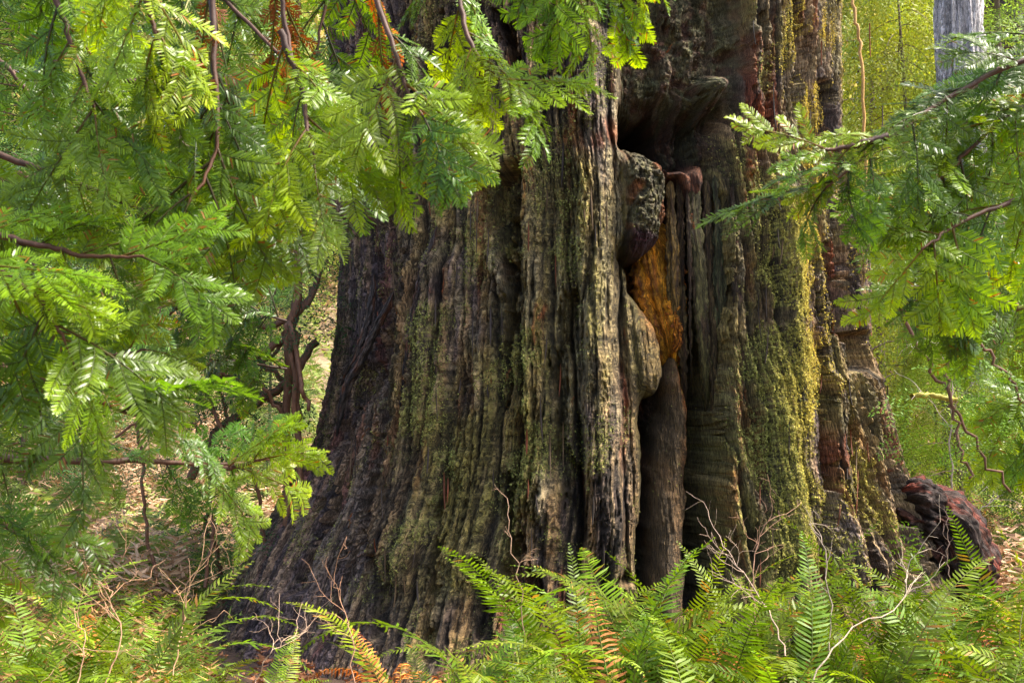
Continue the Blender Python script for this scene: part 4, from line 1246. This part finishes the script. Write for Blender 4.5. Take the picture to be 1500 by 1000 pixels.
# curved understory stems left of the trunk
def understory(label, stems, seed, group='leafy understory shrubs left of the trunk', col=(0.15, 0.07, 0.038), leaves=40, tint=(0.6, 0.75, 0.75), ls=0.8, cat='shrub'):
    rng = np.random.default_rng(7000 + seed)
    root = thing('understory_shrub', label, cat, at(*stems[0][0][:3]), group)
    base = np.array(root.location)
    pos, yd, nd, sc, cm = [], [], [], [], []
    for pts in stems:
        p = catmull([tuple(at(*q_[:3])) for q_ in pts], 26) - base
        p[1:-1] += rng.normal(0, 0.012, (24, 3))
        r0, r1 = pts[0][3] / F * pts[0][2], pts[-1][3] / F * pts[-1][2]
        mb = MB()
        tube(mb, p, np.linspace(r0, r1, 26), col, 7)
        link('limb', mb.mesh('limb', [M_TWIG]), root)
        for k in range(leaves):
            a = p[rng.integers(6, 26)]
            pos.append(a + rng.normal(0, 0.16, 3))
            yd.append(np.array([rng.normal(0, 1), rng.normal(0, 0.6), rng.normal(-0.5, 0.3)]))
            nd.append(np.array([rng.normal(0, .3), -0.4, 1.0]))
            sc.append(ls * rng.uniform(0.6, 1.2))
            t = rng.uniform(0.7, 1.4)
            cm.append(np.array([t, t, t]))
    if pos and leaves:
        mb = MB()
        stamp(mb, FARSP, pos, yd, nd, sc, cm)
        o = link('foliage', mb.mesh('foliage', [M_FAR], smooth=False), root)
        o.color = (*tint, 1)
    return root

understory('brown curved shrub stems rising beside the left edge of the trunk',
           [[(418, 800, 8.6, 6), (420, 620, 8.6, 6), (425, 480, 8.6, 7), (440, 380, 8.6, 8), (450, 300, 8.6, 7)],
            [(445, 760, 8.5, 5), (430, 560, 8.5, 6), (424, 470, 8.5, 6), (440, 560, 8.4, 4), (452, 600, 8.4, 3)],
            [(435, 820, 8.7, 5), (436, 640, 8.7, 5), (432, 500, 8.7, 6), (438, 400, 8.7, 5)]], 1, leaves=4)
understory('dark shrub with a long limb bowing down to the left',
           [[(470, 350, 8.9, 5), (462, 420, 8.8, 6), (430, 460, 8.7, 6), (380, 480, 8.6, 7), (350, 450, 8.6, 5)],
            [(410, 500, 8.7, 6), (360, 530, 8.6, 6), (300, 560, 8.5, 4), (290, 572, 8.5, 3)],
            [(465, 500, 8.9, 6), (420, 560, 8.8, 7), (350, 610, 8.7, 8), (310, 640, 8.6, 8), (280, 700, 8.6, 7)]], 2, leaves=26)
understory('leaning dark limb crossing the upper left behind the boughs',
           [[(470, 180, 9.5, 4), (400, 330, 9.4, 6), (300, 420, 9.3, 7), (240, 470, 9.2, 6), (180, 540, 9.2, 4)],
            [(380, 160, 9.6, 10), (340, 150, 9.6, 12), (270, 140, 9.6, 11), (200, 120, 9.6, 8)],
            [(260, 320, 9.0, 5), (160, 290, 9.0, 6), (60, 260, 9.0, 6), (-20, 265, 9.0, 5)]], 3, leaves=30, ls=0.9)
understory('dark leafy shrub filling the middle left behind the bright bough',
           [[(420, 560, 9.4, 4), (340, 500, 9.3, 4), (260, 450, 9.2, 4), (180, 440, 9.1, 3)],
            [(420, 600, 9.4, 4), (350, 560, 9.3, 3), (260, 530, 9.2, 3), (180, 510, 9.1, 2)],
            [(330, 900, 9.4, 4), (320, 820, 9.3, 4), (300, 760, 9.2, 3), (340, 720, 9.1, 2)]], 4, leaves=40, ls=0.75, tint=(1.3, 1.4, 1.1))
understory('dark shrub with drooping twigs right of the trunk',
           [[(1500, 345, 5.7, 7), (1420, 320, 5.7, 6), (1340, 330, 5.7, 6), (1280, 325, 5.7, 3)],
            [(1400, 380, 5.7, 3), (1410, 470, 5.7, 4), (1450, 520, 5.7, 3), (1500, 590, 5.7, 2)],
            [(1310, 430, 5.7, 3), (1340, 500, 5.7, 3), (1380, 560, 5.7, 3), (1420, 640, 5.7, 2), (1480, 720, 5.7, 2)],
            [(1380, 420, 5.7, 3), (1390, 540, 5.7, 3), (1400, 620, 5.7, 2), (1420, 700, 5.7, 2)],
            [(1500, 450, 5.7, 4), (1420, 430, 5.7, 5), (1330, 420, 5.7, 3)]], 5, 'leafy understory shrubs right of the trunk', leaves=8, tint=(2.4, 2.2, 0.7), ls=0.6)
understory('mossy yellow branch lying level right of the trunk', [[(1335, 580, 11.0, 4), (1370, 578, 11.0, 6), (1400, 586, 11.0, 5), (1440, 600, 11.0, 4)]], 6, 'leafy understory shrubs right of the trunk', col=(0.40, 0.34, 0.05), leaves=0, cat='branch')
understory('slim orange brown sapling stem behind the trunk at top right', [[(1272, 330, 13.0, 2.4), (1262, 90, 13.0, 2.4), (1252, 20, 13.0, 2.4), (1246, -60, 13.0, 2.4)]], 7, 'slim saplings', col=(0.48, 0.27, 0.08), leaves=0, cat='sapling')
S_('pale dry leafless brush far right of the trunk', [(1420, 760, 10.5), (1450, 735, 10.5), (1480, 720, 10.5)], 20, nb=9, ln=0.55, col=(0.60, 0.50, 0.44), rad=0.008)
S_('pale slender leafless saplings at the right behind the twigs', [(1395, 720, 11.0), (1392, 640, 11.0), (1396, 560, 11.0), (1392, 450, 11.0)], 21, nb=8, ln=0.7, col=(0.55, 0.45, 0.38), rad=0.012)

# ------------------------------------------------------------------ ground cover
def tuft_templates(n, L, w, tone, seed):
    out = []
    for k in range(n):
        rng = np.random.default_rng(seed + k)
        vs, ts, cs = [], [], []
        m = 0
        for j in range(12):
            u = (j + 1) / 13
            b = np.array([0, L * u * 0.9, 0.55 * L * math.sin(u * 2.4)])
            for sg in (-1, 1):
                d = np.array([sg * 0.9, 0.45, rng.normal(0, 0.3)])
                ln = L * 0.30 * (1 - 0.75 * u) * rng.uniform(0.7, 1.2)
                ww = np.array([0, w, rng.normal(0, w)])
                vs += [b - ww, b + ww, b + d * ln]
                ts.append((m, m + 1, m + 2))
                cs += [np.array(tone) * rng.uniform(0.65, 1.4)] * 3
                m += 3
        out.append((np.array(vs), np.array(cs), np.array(ts), None))
    return out

def cover(name, templ, n, yr, seed, dens, mat, size=(0.6, 1.3)):
    rng = np.random.default_rng(seed)
    mb = MB()
    pos, yd, nd, sc, cm = [], [], [], [], []
    while len(pos) < n:
        Y = yr[0] + (yr[1] - yr[0]) * rng.random() ** 1.3
        x = rng.uniform(-0.62, 0.62) * Y
        if dens(x, Y) < rng.random() or ((x - 0.35) ** 2 + (Y - YC) ** 2 < 2.9 ** 2):
            continue
        az = rng.uniform(0, 6.28)
        pos.append(np.array([x, Y, float(terrain(x, Y))]))
        yd.append(np.array([math.cos(az), math.sin(az), rng.uniform(0.1, 1.0)]))
        nd.append(np.array([0, 0, 1.0]))
        sc.append(rng.uniform(*size) * (0.8 + Y / 40))
        t = rng.uniform(0.75, 1.3)
        cm.append(np.array([t, t, t]))
    stamp(mb, templ, pos, yd, nd, sc, cm)
    return tag(link(name, mb.mesh(name, [mat], smooth=False)), kind='stuff')

def patch(x, y):
    return float(gn(np.float32(x * 0.35), np.float32(y * 0.35), 77))
cover('dry_bracken', tuft_templates(4, 0.7, 0.009, (0.50, 0.33, 0.20), 800), 6000, (8.6, 46), 1, lambda x, y: 0.9 if patch(x, y) > -0.15 or (x < 0 and y < 15) else 0.2, M_DEAD)
cover('green_undergrowth', tuft_templates(4, 0.7, 0.014, (0.27, 0.34, 0.09), 820), 5200, (9.5, 46), 2, lambda x, y: (0.9 if patch(x, y) < 0.05 else 0.15) * (1.0 if x > 0 or y > 16 else 0.75), M_FAR)
cover('leaf_litter', tuft_templates(4, 0.3, 0.012, (0.22, 0.10, 0.05), 840), 3200, (3.5, 9.8), 3, lambda x, y: 0.8, M_DEAD, (0.5, 1.0))

def clump_templates(n, seed):
    out = []
    for k in range(n):
        rng = np.random.default_rng(seed + k)
        c = rng.normal(0, 0.35, (14, 3))
        d = rng.normal(0, 1, (14, 3)) * np.array([1, 1, 0.5]) - np.array([0, 0, 0.3])
        d /= np.linalg.norm(d, axis=1)[:, None]
        w_ = np.cross(d, rng.normal(0, 1, (14, 3)))
        w_ /= np.linalg.norm(w_, axis=1)[:, None]
        L_ = rng.uniform(0.15, 0.34, (14, 1))
        v = np.stack([c, c + d * L_ * .5 + w_ * L_ * .16, c + d * L_, c + d * L_ * .5 - w_ * L_ * .16], 1).reshape(-1, 3)
        k4 = np.arange(14)[:, None] * 4
        t = np.concatenate([k4 + np.array([[0, 1, 2]]), k4 + np.array([[0, 2, 3]])])
        cc = np.repeat(np.array([[0.36, 0.34, 0.14]]) * rng.uniform(0.6, 1.5, (14, 1)), 4, axis=0)
        out.append((v, cc, t, None))
    return out

def distant(name, n, seed):
    """far woodland up the slope that reads as one mass"""
    rng = np.random.default_rng(seed)
    mb = MB()
    pos, yd, nd, sc, cm = [], [], [], [], []
    for _ in range(n):
        Y = rng.uniform(30, 62)
        x = rng.uniform(-0.66, 0.66) * Y
        zt = rng.uniform(0, 1) ** 1.4 * (11 + 6 * float(gn(np.float32(x * 0.13), np.float32(Y * 0.13), 88)))
        pos.append(np.array([x, Y, float(terrain(x, Y)) + zt]))
        yd.append(rng.normal(0, 1, 3))
        nd.append(rng.normal(0, 1, 3))
        sc.append(rng.uniform(1.4, 2.6))
        t = 0.75 + 0.7 * sst(-0.3, 0.4, gn(np.float32(x * 0.3), np.float32(zt * 0.4 + Y), 89))
        cm.append(np.array([t * rng.uniform(0.85, 1.3), t, t * rng.uniform(0.7, 1.2)]))
    stamp(mb, clump_templates(4, 900), pos, yd, nd, sc, cm)
    return tag(link(name, mb.mesh(name, [M_FAR], smooth=False)), kind='stuff')
distant('distant_woods', 5200, 5)

understory('tangle of thin arching bare stems left of the trunk', [
    [(470, 330, 8.9, 3), (400, 300, 8.8, 3), (340, 330, 8.8, 3), (280, 400, 8.8, 2)],
    [(455, 420, 8.8, 3), (395, 520, 8.7, 3), (340, 520, 8.6, 2), (250, 560, 8.6, 2)],
    [(470, 300, 8.9, 3), (440, 340, 8.8, 3), (360, 400, 8.8, 3), (230, 450, 8.7, 2)],
    [(390, 820, 8.8, 3), (372, 700, 8.7, 3), (330, 600, 8.7, 3), (322, 520, 8.6, 2)],
    [(300, 860, 8.6, 3), (312, 760, 8.6, 3), (306, 690, 8.6, 2), (280, 610, 8.6, 2)],
    [(415, 300, 9.2, 3), (416, 350, 9.2, 4), (400, 450, 9.1, 3), (375, 470, 9.0, 2)],
    [(240, 900, 8.8, 3), (215, 780, 8.8, 3), (205, 650, 8.8, 3), (190, 560, 8.8, 2)],
    [(420, 620, 8.6, 3), (380, 560, 8.5, 3), (330, 545, 8.5, 2), (260, 470, 8.5, 2)],
    [(330, 640, 8.5, 3), (290, 560, 8.5, 2), (240, 590, 8.5, 2), (170, 640, 8.5, 2)]], 8, leaves=5)

MID = [('spreading bough behind the twigs right of the trunk', [(1600, 390, 8.5), (1540, 410, 8.4), (1470, 440, 8.3), (1430, 470, 8.2)], 12, 'gold', 'bright', 51),
       ('bough hanging low at the right edge behind the twigs', [(1620, 500, 8.8), (1570, 530, 8.8), (1520, 570, 8.7), (1480, 610, 8.7)], 12, 'bright', 'mid', 52),
       ('yellow green bough just right of the notch in the trunk', [(1460, 360, 9.8), (1410, 370, 9.8), (1370, 390, 9.8), (1345, 420, 9.8)], 9, 'gold', 'gold', 53),
       ('green bough behind the dry brush at the right edge', [(1620, 600, 9.5), (1560, 610, 9.5), (1510, 630, 9.5), (1480, 660, 9.5)], 9, 'bright', 'mid', 54),
       ('dark drooping bough among the stems left of the trunk', [(420, 470, 9.5), (350, 450, 9.4), (270, 440, 9.3), (190, 470, 9.2)], 16, 'dark', 'blue', 56),
       ('dark bough below the long limb left of the trunk', [(420, 540, 9.8), (350, 530, 9.6), (260, 520, 9.5), (170, 500, 9.5)], 8, 'dark', 'mid', 57)]
for lab, pts, n_, t1, t2, sd_ in MID:
    B(lab, pts, n_, t1, 2.1, seed=sd_, tint2=t2, sag=0.5, rad=0.008, group='boughs hanging further off beside the trunk')

def low_growth(name, tone, n, seed, mat):
    """knee-high growth left and right of the fern bank"""
    rng = np.random.default_rng(seed)
    mb = MB()
    pos, yd, nd, sc, cm = [], [], [], [], []
    while len(pos) < n:
        Y = rng.uniform(4.6, 11.0)
        px = rng.uniform(-80, 330 - 10 * (Y - 4.6)) if rng.random() < 0.8 else rng.uniform(1450, 1600)
        x = (px - 750) / F * Y
        az = rng.uniform(0, 6.28)
        pos.append(np.array([x, Y, float(terrain(x, Y))]))
        yd.append(np.array([math.cos(az), math.sin(az), rng.uniform(0.3, 1.6)]))
        nd.append(np.array([0, 0, 1.0]))
        sc.append(rng.uniform(0.35, 0.85))
        t = rng.uniform(0.6, 1.4)
        cm.append(np.array([t, t, t]))
    stamp(mb, tuft_templates(4, 0.7, 0.008, tone, seed), pos, yd, nd, sc, cm)
    return tag(link(name, mb.mesh(name, [mat], smooth=False)), kind='stuff')
low_growth('green_undergrowth', (0.17, 0.25, 0.035), 850, 860, M_FERN)
low_growth('dry_bracken', (0.45, 0.25, 0.10), 600, 870, M_DEAD)
